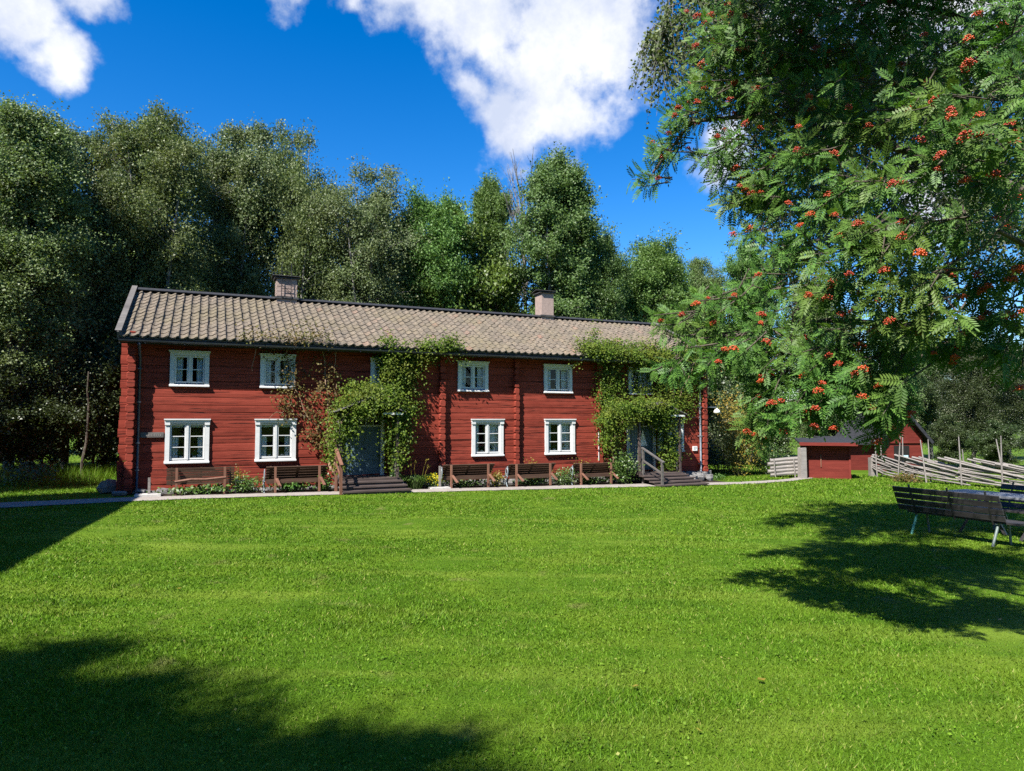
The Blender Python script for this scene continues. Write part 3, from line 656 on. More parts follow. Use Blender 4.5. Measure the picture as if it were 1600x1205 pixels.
def build_door(s0, s1, z0, z1, second):
    m = MB(); fw = .12
    m.box(s0, s0 + fw, -.05, .05, z0, z1).box(s1 - fw, s1, -.05, .05, z0, z1).box(s0 + fw, s1 - fw, -.05, .05, z1 - fw, z1)
    ztr = z1 - fw - .16; m.box(s0 + fw, s1 - fw, -.045, .05, ztr - .05, ztr)
    n = 5
    for i in range(1, n): x = s0 + fw + (s1 - s0 - 2 * fw) * i / n; m.box(x - .012, x + .012, -.03, .03, ztr, z1 - fw)
    d = m.build('door', MAT['white'], house)
    MB().add([(s0 + fw, .02, ztr), (s1 - fw, .02, ztr), (s1 - fw, .02, z1 - fw), (s0 + fw, .02, z1 - fw)], [(0, 1, 2, 3)]).build('transom_pane', MAT['glass'], d)
    a0, a1, b0, b1 = s0 + fw + .004, s1 - fw - .004, z0 + .02, ztr - .054; mid = (a0 + a1) / 2
    for (x0, x1) in ((a0, mid - .003), (mid + .003, a1)):
        lf = MB().box(x0, x1, .0, .04, b0, b1).build('door_leaf', MAT['door'], d)
        bands = [(b0 + .08, b0 + .40), (b0 + .47, b0 + .62), (b0 + .69, b1 - .08)]
        for (p0, p1) in bands:
            q = MB(); q.box(x0 + .07, x1 - .07, -.006, .0, p0, p1); q.box(x0 + .10, x1 - .10, -.018, -.006, p0 + .035, p1 - .035); q.build('door_panel', MAT['door'], d)
        MB().box(x0 + .02, x1 - .02, -.03, -.001, b0 + .425, b0 + .45).build('door_rail', MAT['door'], d)
    MB().tube([(mid + .05, -.01, b0 + .8), (mid + .05, -.06, b0 + .8), (mid + .13, -.06, b0 + .8)], .011, 6).build('handle', MAT['black'], d)
    MB().box(s0 - .05, s1 + .05, -.12, .05, z0 - .06, z0).build('threshold', MAT['step'], d)
    if second:
        x = mid + .06
        MB().add([(x - .18, -.035, .98), (x + .2, -.035, .98), (x + .01, -.035, 1.58)], [(0, 1, 2)]).add([(x - .18, -.02, .98), (x + .2, -.02, .98), (x + .01, -.02, 1.58)], [(2, 1, 0)]).build('triangular_curtain', MAT['curtain'], d)
        MB().add([(x - .13, -.032, .78), (x + .01, -.032, .71), (x + .17, -.032, .78), (x + .01, -.032, .86)], [(0, 1, 2, 3)]).build('paper_notice', MAT['sign'], d)
for i, q in enumerate(DOORS): build_door(*q, i == 1)

def build_porch(s0, s1, zdoor, zt, nstep, rail_s):
    # small open gabled hood on slim posts, grown over by the vine
    p = MB(); t1 = -1.0; sm = (s0 + s1) / 2
    p.box(s0, s1, t1, .0, zdoor - .09, zdoor - .04); po = p.build('porch', MAT['step'], house)
    for x in (s0 + .08, s1 - .08): MB().box(x - .035, x + .035, t1 + .05, t1 + .12, zdoor - .04, zt - .02).build('post', MAT['step'], po)
    for x0, x1 in ((s0 - .12, sm), (s1 + .12, sm)):
        MB().prism([(x0, t1 - .1, zt), (x0, 0.0, zt), (x1, 0.0, zt + .42), (x1, t1 - .1, zt + .42)], (0, 0, .03)).build('porch_roof', MAT['barge'], po)
    MB().box(s1 - .55, s1 + .05, t1 - .06, t1 - .02, zt - .07, zt - .01).build('fascia', MAT['white'], po)
    for sd in (s0 + .06, s1 - .06):
        for k in range(6): MB().beam((sd, -.15 - k * .14, zdoor), (sd, -.15 - k * .14, zt - .05), .018, .012).build('lattice_slat', MAT['grey_wood'], po)
    g = hground((s0 + s1) / 2, -1.3) + .01; top = zdoor - .09; dz = (top - g) / nstep
    for i in range(nstep):
        z = top - dz * i; ta = t1 + .02 - .30 * i if i else t1 + .02
        x0, x1 = s0 - .0, s1 + .05 * i
        st = MB(); st.box(x0, x1, ta - .32, ta - .0, z - .045, z - .003); st.build('step', MAT['step'], po)
        MB().box(x0 + .04, x1 - .04, ta - .28, ta - .25, z - dz - .01, z - .05).build('riser', MAT['step'], po)
    # handrail beside the steps
    h = MB(); x = rail_s; ta = t1 - .02; tb = t1 - .30 * nstep + .12
    h.box(x - .035, x + .035, tb - .035, tb + .035, g - .05, g + .84).box(x - .035, x + .035, ta, ta + .07, g, zdoor + .82)
    h.beam((x, tb - .1, g + .82), (x, ta + .1, zdoor + .86), .09, .04).beam((x, tb, g + .45), (x, ta + .05, zdoor + .42), .03, .06)
    h.build('handrail', MAT['barge' if s0 > 10 else 'post'], po)
build_porch(5.42, 7.25, .26, 2.16, 3, 5.36)
build_porch(15.72, 17.62, .10, 2.12, 4, 15.9)

# small fittings on the wall
MB().box(.32, .88, -.075, .0, 1.46, 1.60).build('name_board', MAT['barge'], house)
nbd = MB(); rr = random.Random(8); x = .42
while x < .80: nbd.box(x, x + rr.uniform(.012, .03), -.079, -.076, 1.495, 1.495 + rr.uniform(.04, .07)); x += rr.uniform(.035, .05)
nbd.build('carved_lettering', MAT['grey_wood'], house)
pl = MB().box(18.83, 19.03, -.05, -.01, .76, .93).build('plaque', MAT['sign'], house)
for z in (.80, .83, .86, .89): MB().box(18.86, 19.0 - (.05 if z == .80 else 0), -.0535, -.0505, z, z + .01).build('text_line', MAT['ink'], pl)
MB().tube([(14.60, -.17, .5), (14.60, -.17, 1.55)], .016, 6).build('cable_cover', MAT['white'], house)
MB().tube([(17.6, -.04, 2.03), (19.2, -.06, 2.03)], .006, 4).build('wall_cable', MAT['ink'], house)
lamp = empty('wall_lamp', (*hworld(19.66, -.02), 0), HA, 'white enamel lamp on a thin bracket at the right corner of the house', 'lamp')
MB().tube([(-.1, 0, 2.42), (.33, 0, 2.42), (.36, 0, 2.38)], .014, 6).build('bracket', MAT['iron'], lamp)
lv = MB(); k = 14; prof = [(.02, 2.38), (.035, 2.355), (.08, 2.33), (.12, 2.27), (.135, 2.20), (.128, 2.20), (.11, 2.265), (.07, 2.31)]
lv.add([(.36 + r * math.cos(2 * math.pi * j / k), r * math.sin(2 * math.pi * j / k), z) for r, z in prof for j in range(k)], [(i * k + j, i * k + (j + 1) % k, (i + 1) * k + (j + 1) % k, (i + 1) * k + j) for i in range(len(prof) - 1) for j in range(k)])
lv.build('lamp_shade', MAT['enamel'], lamp, smooth=True)

# potted geraniums on the inner sills
def leaf_quads(C, size, rng, normal_bias=(0, 0, .6), aspect=.6, fold=False):
    n = len(C); nrm = rng.normal(0, 1, (n, 3)) * .75 + np.array(normal_bias); nrm /= np.linalg.norm(nrm, axis=1)[:, None] + 1e-9
    a = rng.normal(0, 1, (n, 3)); u = np.cross(nrm, a); u /= np.linalg.norm(u, axis=1)[:, None] + 1e-9; v = np.cross(nrm, u)
    s = (size * rng.uniform(.65, 1.25, n))[:, None] if np.isscalar(size) else size[:, None]
    return np.stack([C - u * s * .5, C + v * s * aspect * .5 - u * s * .05, C + u * s * .5, C - v * s * aspect * .5 - u * s * .05], 1)
def leaf_tris(C, size, rng, normal_bias=(0, 0, .4)):
    n = len(C); nrm = rng.normal(0, 1, (n, 3)) * .8 + np.array(normal_bias); nrm /= np.linalg.norm(nrm, axis=1)[:, None] + 1e-9
    a = rng.normal(0, 1, (n, 3)); u = np.cross(nrm, a); u /= np.linalg.norm(u, axis=1)[:, None] + 1e-9; v = np.cross(nrm, u)
    s = (size * rng.uniform(.6, 1.3, n))[:, None]
    return np.stack([C - u * s * .6 - v * s * .35, C + u * s * .6 - v * s * .3, C + v * s * .65], 1)
ORD = ['first', 'second', 'third', 'fourth']
for i, (a, b) in enumerate(LW[:4]):
    for j, fx in enumerate((.36, .66)):
        s = a + (b - a) * fx; side = 'left' if j == 0 else 'right'
        r = empty('potted_plant', (*hworld(s, .115), LZ[0] + .092), HA, f'red geranium in white pot, {side} one in the {ORD[i]} ground floor window from the left', 'plant', 'geraniums on the window sills')
        pp = MB(); k = 10; pr = [(.035, 0), (.055, .085), (.06, .085), (.06, .10), (.05, .10)]
        pp.add([(q * math.cos(2 * math.pi * n / k), q * math.sin(2 * math.pi * n / k), z) for q, z in pr for n in range(k)], [(m * k + n, m * k + (n + 1) % k, (m + 1) * k + (n + 1) % k, (m + 1) * k + n) for m in range(len(pr) - 1) for n in range(k)]); pp.build('pot', MAT['pot'], r)
        g = np.random.default_rng(i * 2 + j); C = g.normal(0, 1, (60, 3)) * (.06, .03, .05) + (0, 0, .19)
        link('foliage', np_mesh('foliage', leaf_quads(C, .05, g, aspect=.9), 4, MAT['green']), r)
        C = g.normal(0, 1, (40, 3)) * (.05, .02, .03) + (0, -.01, .27); link('blossom', np_mesh('blossom', leaf_quads(C, .028, g, aspect=.9), 4, MAT['geranium']), r)

# ------------------------------------------------------------------ climbing vines on the facade
def stems_mesh(lines, mat, parent, name='stem', k=5):
    mb = MB()
    for pts, r0, r1 in lines:
        n = len(pts); mb.tube(pts, [r0 + (r1 - r0) * i / (n - 1) for i in range(n)], k, False)
    return mb.build(name, mat, parent)
def wob(a, b, n, amp, rng):
    a = np.array(a, float); b = np.array(b, float); P = [a + (b - a) * i / n + (rng.normal(0, amp, 3) if 0 < i < n else 0) for i in range(n + 1)]
    return [tuple(p) for p in P]
def build_vine(label, regions, stems, mat, seed, size=.085, gain=1.0):
    """regions in house coordinates: (s, z, rs, rz, t0, t1, n); leaves hang in overlapping shingles facing the light"""
    rng = np.random.default_rng(seed); base = stems[0][0][0]; x0, y0 = hworld(base[0], base[1])
    root = empty('climbing_vine', (HO[0], HO[1], 0), HA, label, 'vine')
    L = []
    for (s, z, rs, rz, t0, t1, n) in regions:
        # clumps inside the region
        n = int(n * gain); m = max(3, n // 22); a = rng.uniform(0, 2 * math.pi, m); q = np.sqrt(rng.uniform(0, 1, m))
        cs = s + rs * q * np.cos(a); cz = z + rz * q * np.sin(a); ct = t0 + (t1 - t0) * rng.uniform(0, 1, m) ** .8
        i = rng.integers(0, m, n); C = np.stack([cs[i], ct[i], cz[i]], -1) + rng.normal(0, 1, (n, 3)) * (.14, .08, .12)
        C[:, 1] = np.minimum(C[:, 1], -.07); L.append(C)
    C = np.concatenate(L)
    link('foliage', np_mesh('foliage', leaf_quads(C, size, rng, (-.35, -1.0, .75), .8), 4, mat), root)
    lines = []
    for pts, r0, r1 in stems:
        P = []
        for u, v in zip(pts[:-1], pts[1:]): P += wob(u, v, 4, .035, rng)[:-1]
        lines.append((P + [pts[-1]], r0, r1))
    stems_mesh(lines, MAT['vinestem'], root)
    return root
def reg(x, y, rx, ry, t, t0, t1, n):
    s, z = F(x, y, t); s1, _ = F(x + rx, y, t); _, z1 = F(x, y - ry, t); return (s, z, abs(s1 - s), abs(z1 - z), t0, t1, n)
def fp(x, y, t):
    s, z = F(x, y, t); return (s, t, z)
build_vine('sparse reddish vine climbing the wall between the second windows and the left door',
    [reg(420, 545, 16, 10, -.3, -.4, -.1, 160), reg(455, 560, 14, 22, -.2, -.3, -.1, 240), reg(447, 582, 18, 16, -.2, -.25, -.1, 200), reg(462, 600, 14, 20, -.2, -.25, -.08, 220), reg(445, 625, 12, 16, -.2, -.25, -.08, 240), reg(455, 645, 12, 10, -.2, -.25, -.08, 140),
     reg(505, 560, 12, 24, -.25, -.4, -.1, 260), reg(508, 590, 14, 22, -.25, -.35, -.1, 300), reg(490, 600, 12, 20, -.2, -.25, -.1, 160), reg(500, 640, 18, 26, -.25, -.4, -.1, 420), reg(492, 672, 14, 22, -.25, -.35, -.1, 300), reg(512, 690, 10, 40, -.3, -.4, -.15, 220), reg(525, 620, 14, 16, -.3, -.45, -.15, 260),
     reg(400, 524, 20, 5, -.5, -.58, -.45, 200), reg(450, 526, 34, 6, -.5, -.6, -.42, 380), reg(495, 526, 26, 9, -.5, -.6, -.4, 320), reg(480, 512, 20, 8, -.35, -.42, -.3, 90)],
    [([fp(518, 735, -.25), fp(513, 690, -.2), fp(512, 640, -.18), fp(508, 590, -.15), fp(505, 535, -.3)], .035, .012), ([fp(520, 738, -.3), fp(508, 680, -.18), fp(480, 650, -.12), fp(462, 610, -.12), fp(448, 560, -.15), fp(445, 530, -.5)], .02, .008),
     ([fp(516, 735, -.3), fp(522, 690, -.25), fp(518, 640, -.2), fp(526, 600, -.2)], .025, .01), ([fp(462, 610, -.12), fp(445, 640, -.14), fp(420, 655, -.12)], .01, .004), ([fp(480, 650, -.12), fp(455, 648, -.12)], .01, .004), ([fp(525, 530, -.5), fp(524, 560, -.3), fp(526, 585, -.25)], .012, .006), ([fp(400, 545, -.35), fp(394, 580, -.25)], .01, .004), ([fp(505, 535, -.5), fp(460, 527, -.52), fp(400, 522, -.52)], .014, .006)],
    MAT['vinered'], 31, .065, .68)
build_vine('dense green vine over the left porch rising to the eaves',
    [reg(585, 618, 46, 17, -.7, -1.15, -.25, 1900), reg(564, 634, 28, 15, -.8, -1.2, -.35, 1100), reg(547, 702, 4, 22, -1.0, -1.1, -.95, 60), reg(603, 684, 4, 26, -1.0, -1.1, -.95, 70), reg(650, 600, 16, 6, -.2, -.25, -.08, 60), reg(655, 640, 5, 30, -.2, -.22, -.08, 60), reg(608, 640, 30, 22, -.7, -1.15, -.3, 1500), reg(538, 660, 20, 30, -.8, -1.2, -.4, 1500), reg(527, 700, 12, 30, -.7, -1.1, -.4, 750), reg(630, 665, 12, 30, -.5, -.9, -.2, 800), reg(620, 700, 14, 36, -.35, -.5, -.1, 800), reg(566, 608, 30, 7, -.6, -.9, -.2, 500), reg(622, 695, 12, 44, -1.0, -1.12, -.85, 500), reg(600, 640, 40, 10, -1.1, -1.3, -.95, 500),
     reg(619, 590, 19, 22, -.25, -.4, -.08, 1100), reg(628, 570, 34, 24, -.25, -.4, -.08, 1700), reg(608, 550, 10, 22, -.35, -.6, -.15, 600), reg(650, 552, 30, 12, -.35, -.55, -.1, 800), reg(614, 575, 10, 30, -.3, -.55, -.15, 500), reg(685, 545, 24, 8, -.5, -.62, -.35, 500), reg(705, 538, 14, 7, -.52, -.65, -.4, 420), reg(690, 560, 20, 10, -.3, -.4, -.15, 160), reg(718, 555, 5, 16, -.45, -.5, -.3, 60), reg(640, 605, 10, 12, -.2, -.25, -.08, 90), reg(640, 620, 12, 30, -.25, -.35, -.08, 350)],
    [([fp(615, 745, -.3), fp(618, 700, -.25), fp(612, 640, -.25), fp(608, 590, -.2), fp(605, 545, -.35)], .04, .015), ([fp(524, 748, -.8), fp(526, 700, -.9), fp(540, 650, -.95), fp(575, 620, -.8), fp(610, 625, -.6)], .03, .012), ([fp(612, 600, -.2), fp(640, 570, -.2), fp(670, 552, -.35), fp(715, 540, -.5)], .02, .006), ([fp(690, 548, -.4), fp(705, 570, -.25), fp(718, 558, -.35)], .01, .004)],
    MAT['vine'], 32, .07, 1.2)
build_vine('thick vine mantle over the right porch, upper wall and eaves',
    [reg(1000, 642, 44, 14, -.8, -1.2, -.3, 1800), reg(966, 655, 22, 16, -.9, -1.25, -.4, 1500), reg(1035, 655, 24, 14, -.8, -1.15, -.3, 900), reg(958, 690, 12, 22, -.8, -1.1, -.4, 600), reg(1008, 640, 52, 13, -1.15, -1.35, -.9, 1100), reg(1042, 690, 14, 46, -.6, -.95, -.3, 1300), reg(1055, 710, 10, 26, -.45, -.7, -.2, 450), reg(950, 650, 12, 50, -.25, -.3, -.08, 700),
     reg(955, 600, 22, 50, -.3, -.4, -.08, 1500), reg(1000, 598, 34, 30, -.25, -.35, -.08, 700), reg(1050, 600, 30, 44, -.3, -.45, -.08, 2000), reg(1065, 635, 22, 22, -.3, -.35, -.08, 600), reg(1085, 590, 14, 40, -.3, -.4, -.08, 700), reg(930, 549, 22, 8, -.5, -.65, -.4, 600), reg(965, 555, 40, 8, -.5, -.65, -.38, 1300), reg(1020, 560, 40, 8, -.5, -.65, -.38, 1300), reg(1070, 562, 30, 10, -.5, -.65, -.38, 1000), reg(1095, 566, 20, 10, -.4, -.6, -.1, 600),
     reg(920, 540, 16, 8, -.3, -.3, -.22, 320), reg(955, 543, 34, 8, -.25, -.3, -.15, 750), reg(1010, 547, 34, 9, -.25, -.3, -.15, 800), reg(1060, 552, 30, 8, -.25, -.3, -.15, 500), reg(905, 520, 5, 20, 1.0, .95, 1.05, 90), reg(897, 575, 4, 24, -.4, -.45, -.3, 60), reg(1080, 545, 22, 14, .2, .1, .3, 300)],
    [([fp(1045, 738, -.35), fp(1042, 690, -.5), fp(1048, 640, -.25), fp(1058, 590, -.2), fp(1062, 562, -.5)], .045, .015), ([fp(958, 745, -.5), fp(955, 700, -.6), fp(955, 640, -.2), fp(958, 590, -.2), fp(955, 555, -.5)], .04, .012), ([fp(955, 690, -.7), fp(975, 655, -1.0), fp(1010, 645, -.8), fp(1040, 660, -.7)], .025, .01), ([fp(1058, 600, -.2), fp(1020, 590, -.15), fp(985, 600, -.12)], .02, .006), ([fp(1082, 575, -.55), fp(1070, 600, -.5), fp(1062, 620, -.45)], .014, .006)],
    MAT['vine'], 33, .07, 1.6)
# vine leaves that lie on the tiles must sit on the roof plane
vr = np.random.default_rng(9)

# ------------------------------------------------------------------ plants in the bed
def shrub(name, label, cat, s, t, w, h, n, size, mat, seed, group=None, stems=9, top=None, topn=0, topsize=.04, xy=None, depth=.7, spread=.5):
    rng = np.random.default_rng(seed); x, y = xy if xy else hworld(s, t); z = float(gz(x, y))
    r = empty(name, (x, y, z), HA, label, cat, group)
    lines = []; C = []
    for i in range(stems):
        a = rng.uniform(0, 6.28); q = math.sqrt(rng.uniform(0, 1)); tip = np.array([math.cos(a) * q * w / 2, math.sin(a) * q * w / 2 * depth, h * rng.uniform(.55, 1.0) * (1 - .35 * q)])
        b = np.array([tip[0] * .25, tip[1] * .25, 0]); P = wob(b, tip, 4, .02, rng); lines.append((P, .010, .004))
        m = n // stems; f = rng.uniform(.12, 1.0, m) ** .7; c = b + (tip - b) * f[:, None] + rng.normal(0, 1, (m, 3)) * (w * .16 * spread * 2, w * .13 * depth, h * .09); C.append(c)
    C = np.concatenate(C); C[:, 2] = np.maximum(C[:, 2], .03)
    link('foliage', np_mesh('foliage', leaf_quads(C, size, rng, (-.25, -.6, .8), .55), 4, mat), r); stems_mesh(lines, MAT['green'] if h < 1 else MAT['bark'], r, 'stem', 4)
    if top:
        T = np.concatenate([np.array(l[0][-1]) + rng.normal(0, 1, (topn // stems, 3)) * (.06, .05, .05) for l in lines]); link('blossom', np_mesh('blossom', leaf_quads(T, topsize, rng, (0, -.6, .6), .9), 4, top), r)
    return r
def strap_plant(label, s, t, w, h, n, seed, mat=None):
    rng = np.random.default_rng(seed); x, y = hworld(s, t); r = empty('day_lily', (x, y, float(gz(x, y))), HA, label, 'plant'); V = []
    for i in range(n):
        a = rng.uniform(0, 6.28); q = rng.uniform(.2, 1); d = np.array([math.cos(a) * w / 2, math.sin(a) * w / 2 * .7, 0]); b = d * .35 * rng.uniform(0, 1); sd = np.array([-math.sin(a), math.cos(a), 0]) * .013
        pk = h * rng.uniform(.7, 1.1); P = [b + d * f * q + np.array([0, 0, pk * (1.9 * f - 1.35 * f * f)]) for f in (0, .25, .5, .75, 1.0)]; wd = [.8, 1, 1, .7, .05]
        for j in range(4): V += [P[j] - sd * wd[j], P[j] + sd * wd[j], P[j + 1] + sd * wd[j + 1], P[j + 1] - sd * wd[j + 1]]
    me = bpy.data.meshes.new('foliage'); me.from_pydata([tuple(map(float, p)) for p in V], [], [tuple(range(4 * i, 4 * i + 4)) for i in range(len(V) // 4)]); me.update(); me.materials.append(mat or MAT['green']); link('foliage', me, r)
    lines = []; T = []
    for i in range(4):
        tip = np.array([rng.uniform(-.3, .3) * w + .1, rng.uniform(-.2, .1), h * rng.uniform(1.05, 1.5)]); lines.append((wob((tip[0] * .4, 0, 0), tip, 4, .015, rng), .007, .004)); T.append(tip + rng.normal(0, 1, (14, 3)) * .035)
    stems_mesh(lines, MAT['yellowgreen'], r, 'flower_stem', 4); link('seed_head', np_mesh('seed_head', leaf_quads(np.concatenate(T), .05, rng, aspect=.5), 4, MAT['yellowgreen']), r)
GB = 'plants in the bed along the house'
shrub('hosta', 'pale leafed ground cover under the leftmost bench', 'plant', 1.85, -.62, 1.7, .34, 420, .11, MAT['green'], 41, GB, 14)
shrub('shrub', 'thin pinkish yellow shrub right of the leftmost bench', 'shrub', 2.75, -.45, .5, .95, 330, .05, MAT['yellowgreen'], 42, GB, 9)
shrub('fern_clump', 'bright green leafy plants between the two left benches', 'plant', 3.05, -.6, 1.0, .62, 900, .07, MAT['green'], 43, GB, 14)
shrub('peony', 'dark leafy peony under the second bench from the left', 'plant', 4.25, -.5, 1.4, .45, 620, .09, MAT['green'], 44, GB, 12)
shrub('peony', 'dark leafy plant between the second bench and the left steps', 'plant', 5.1, -.75, .55, .55, 380, .09, MAT['green'], 45, GB, 10)
shrub('shrub', 'slim dark plant in the shade right of the left door', 'plant', 7.15, -.5, .5, .7, 240, .09, MAT['green'], 46, GB, 9)
strap_plant('day lily clump with long arching leaves right of the left steps', 7.75, -.78, 1.25, .62, 190, 47)
shrub('marigold', 'plant with bright yellow flowers beside the day lilies', 'plant', 8.42, -.75, .6, .5, 340, .07, MAT['green'], 48, GB, 10, MAT['flower'], 200, .05)
shrub('peony', 'dark low plants under the middle bench', 'plant', 9.5, -.45, 1.3, .38, 560, .085, MAT['green'], 49, GB, 12)
shrub('shrub', 'yellow green bush with orange tips between the middle and fourth bench', 'shrub', 10.45, -.5, .62, .68, 560, .06, MAT['yellowgreen'], 50, GB, 12)
shrub('peony', 'dark low plants under the fourth bench from the left', 'plant', 11.75, -.45, 1.3, .38, 560, .085, MAT['green'], 51, GB, 12)
shrub('shrub', 'tall thin yellowing plant behind the fourth bench', 'shrub', 11.95, -.25, .52, 1.12, 430, .05, MAT['yellowgreen'], 52, GB, 10)
shrub('fern_clump', 'lush light green fern bush between the fourth and fifth bench', 'shrub', 12.95, -.6, 1.0, .78, 1100, .065, MAT['green'], 53, GB, 16)
shrub('shrub', 'reddish yellow shrub behind the rightmost bench', 'shrub', 13.75, -.3, .95, .98, 460, .055, MAT['yellowgreen'], 54, GB, 12)
shrub('peony', 'dark low plants under the rightmost bench', 'plant', 14.1, -.45, 1.2, .38, 520, .085, MAT['green'], 55, GB, 12)
shrub('shrub', 'large green leafy bush left of the right steps', 'shrub', 15.15, -.85, 1.05, 1.25, 2200, .085, MAT['green'], 56, GB, 18)
shrub('shrub', 'brownish shrub behind the green bush near the right porch', 'shrub', 14.95, -.35, .5, 1.5, 520, .06, MAT['vinered'], 57, GB, 10)
shrub('weed_tuft', 'small pale green tuft at the right corner of the house', 'plant', 19.85, -.25, .55, .3, 260, .06, MAT['green'], 58, GB, 10)
shrub('shrub', 'small dark shrub standing in the shaded grass left of the house', 'shrub', 0, 0, 1.5, .95, 900, .08, MAT['wood'], 59, None, 14, xy=(-14.2, 20.2))
shrub('shrub', 'yellow and red tinted bush beyond the right gable', 'shrub', 0, 0, 2.6, 4.4, 6500, .09, MAT['yellowgreen'], 60, None, 22, xy=(9.7, 29.0), spread=.35)
shrub('shrub', 'dark green bush in the shade behind the right gable', 'shrub', 0, 0, 3.4, 2.6, 4200, .11, MAT['wood'], 61, None, 22, xy=(9.6, 31.5), spread=.35)
shrub('shrub', 'bright green bush beside the old fence rails', 'shrub', 0, 0, 2.0, 2.2, 3200, .08, MAT['green'], 62, None, 18, xy=(11.2, 30.2), spread=.4)
shrub('dry_heap', 'pale withered plants at the end of the roundpole fence', 'plant', 0, 0, 1.5, .42, 420, .10, MAT['vinered'], 63, None, 14, xy=(15.3, 26.6))

# ------------------------------------------------------------------ benches along the house
def facade_bench(s0, L, label, plain=False):
    x, y = hworld(s0, -.9); zg = float(gz(*hworld(s0 + L / 2, -.9))) + .02; r = empty('garden_bench', (x, y, zg), HA, label, 'bench', 'wooden benches along the house'); rng = random.Random(int(s0 * 10))
    e = .24; top = .72
    for px in (0, L): MB().box(px - .028, px + .028, -.03, .03, 0, top).build('post', MAT['post'], r)
    lo_t, hi_t, lo_z, hi_z = (.10, .035, .26, .72) if plain else (.42, .02, .34, .73)
    n = 7 if plain else 5
    for i in range(n):
        f = (i + .5) / n; t = lo_t + (hi_t - lo_t) * f + .035; z = lo_z + (hi_z - lo_z) * f; hh = math.hypot(hi_t - lo_t, hi_z - lo_z) / n * .78
        MB().beam((-e + rng.uniform(-.01, .01), t, z), (L + e + rng.uniform(-.01, .01), t, z), .022, hh, (0, hi_t - lo_t, hi_z - lo_z)).build('back_slat', MAT['bench'], r)
    for px in (-e * .5, L * .5, L + e * .6): MB().beam((px, lo_t + .06, lo_z - .02), (px, hi_t + .06, hi_z), .04, .03, (0, 1, 0)).build('back_batten', MAT['bench'], r)
    if plain:
        MB().tube([(-.04, -.02, .36), (L * .3, -.03, .41), (L * .6, -.02, .40), (L + .03, -.02, .44)], [.03, .038, .032, .03], 7).build('seat_rail', MAT['post'], r)
        for i in range(3): MB().box(-.1, L + .05, .10 + .11 * i, .19 + .11 * i, .27, .30).build('seat_slat', MAT['bench'], r)
        MB().beam((L + .28, .12, 0), (L + .28, .12, .32), .03, .03).box(L + .26, L + .5, .1, .14, .31, .335).build('iron_end', MAT['black'], r)
    else:
        for i in range(3): MB().box(-e, L + e * .2, .04 + .13 * i, .155 + .13 * i, .315 + .012 * (2 - i), .35 + .012 * (2 - i)).build('seat_slat', MAT['bench'], r)
        MB().box(-e, L + e * .2, .005, .03, .26, .345).build('seat_rail', MAT['bench'], r)
        for px in (0.03, L + .03): MB().beam((px, -.02, .40), (px + .07, -.30, .20), .075, .03).build('arm_board', MAT['post'], r)
        ir = MB(); x0 = -e - .04
        def curve(fn, rad): ir.tube([fn(i / 12) for i in range(13)], rad, 5)
        curve(lambda f: (x0, .10 + .34 * f, .33 + .05 * math.sin(f * 6)), .016)
        curve(lambda f: (x0, .08 + .10 * math.sin(f * 3.1), .33 * (1 - f)), .018); curve(lambda f: (x0, .46 - .08 * math.sin(f * 3.1) + .05 * f, .33 * (1 - f)), .018)
        curve(lambda f: (x0, .16 + .08 * math.cos(f * 6.6), .50 + .10 * math.sin(f * 6.6)), .013); curve(lambda f: (x0, .10 - .05 * math.sin(f * 3), .33 + .33 * f), .015); curve(lambda f: (x0, .27 + .09 * math.cos(f * 6.3), .16 + .09 * math.sin(f * 6.3)), .012)
        ir.build('iron_end', MAT['iron'], r)
facade_bench(1.25, 1.17, 'leftmost bench by the house, with upright slatted back and pale round rail', True)
facade_bench(3.72, 1.19, 'slatted bench under the second ground floor window, left of the left steps')
facade_bench(8.87, 1.23, 'slatted bench under the third ground floor window, right of the yellow flowers')
facade_bench(11.08, 1.22, 'fourth bench from the left, under the fourth window beside the light green ferns')
facade_bench(13.46, 1.18, 'rightmost bench by the house, next to the large green bush')

def scraper(s, t, label, tall):
    x, y = hworld(s, t); r = empty('boot_scraper', (x, y, float(gz(x, y)) + .03), HA, label, 'boot scraper')
    MB().box(-.32, .28, -.2, .2, -.03, .045).build('slab', MAT['slab'], r); MB().box(-.03, .03, -.03, .03, .045, tall).build('post', MAT['grey_wood'], r)
scraper(.62, -.95, 'pale stone slab with short grey post at the left house corner', .46)
scraper(8.47, -1.0, 'pale stone slab with grey post beside the middle bench', .68)

# ------------------------------------------------------------------ picnic table with two benches
PD = math.atan2(-.907, .42)
def park_bench(loc, rz, label, flip):
    r = empty('park_bench', loc, rz, label, 'bench', 'dark benches of the picnic place'); L = 1.64
    for i in range(4): z = .50 + .118 * i; t = -.02 - .05 * i; MB().beam((-.22, t, z), (L + .10, t, z), .028, .10, (0, -.38, 1)).build('back_slat', MAT['darkwood'], r)
    for i in range(3): MB().box(-.08, L + .3, .04 + .135 * i, .165 + .135 * i, .405, .44).build('seat_slat', MAT['darkwood'], r)
    for j, x in enumerate((.12, L * .52, L - .12)): MB().beam((x, .02, .38), (x, -.20, .96), .02, .035, (0, 1, 0)).build('back_bracket', MAT['black'], r)
    for j, x in enumerate((.08, L - .08)):
        MB().tube([(x, .10, .40), (x - .02, -.06, 0)], .022, 7).build('leg', MAT['greenleg'] if (j == 0 and not flip) else MAT['greyleg'], r)
        MB().tube([(x, .38, .40), (x, .44, 0)], .022, 7).build('leg', MAT['greyleg'], r)
        MB().box(x - .02, x + .02, .03, .45, .385, .404).build('seat_bearer', MAT['greyleg'], r)
bx, by = 7.75, 13.40; pd = np.array([math.cos(PD), math.sin(PD)]); pn = np.array([-math.sin(PD), math.cos(PD)])
park_bench((bx, by, float(gz(bx, by))), PD, 'dark slatted bench with one mint green leg, its back to the lawn', False)
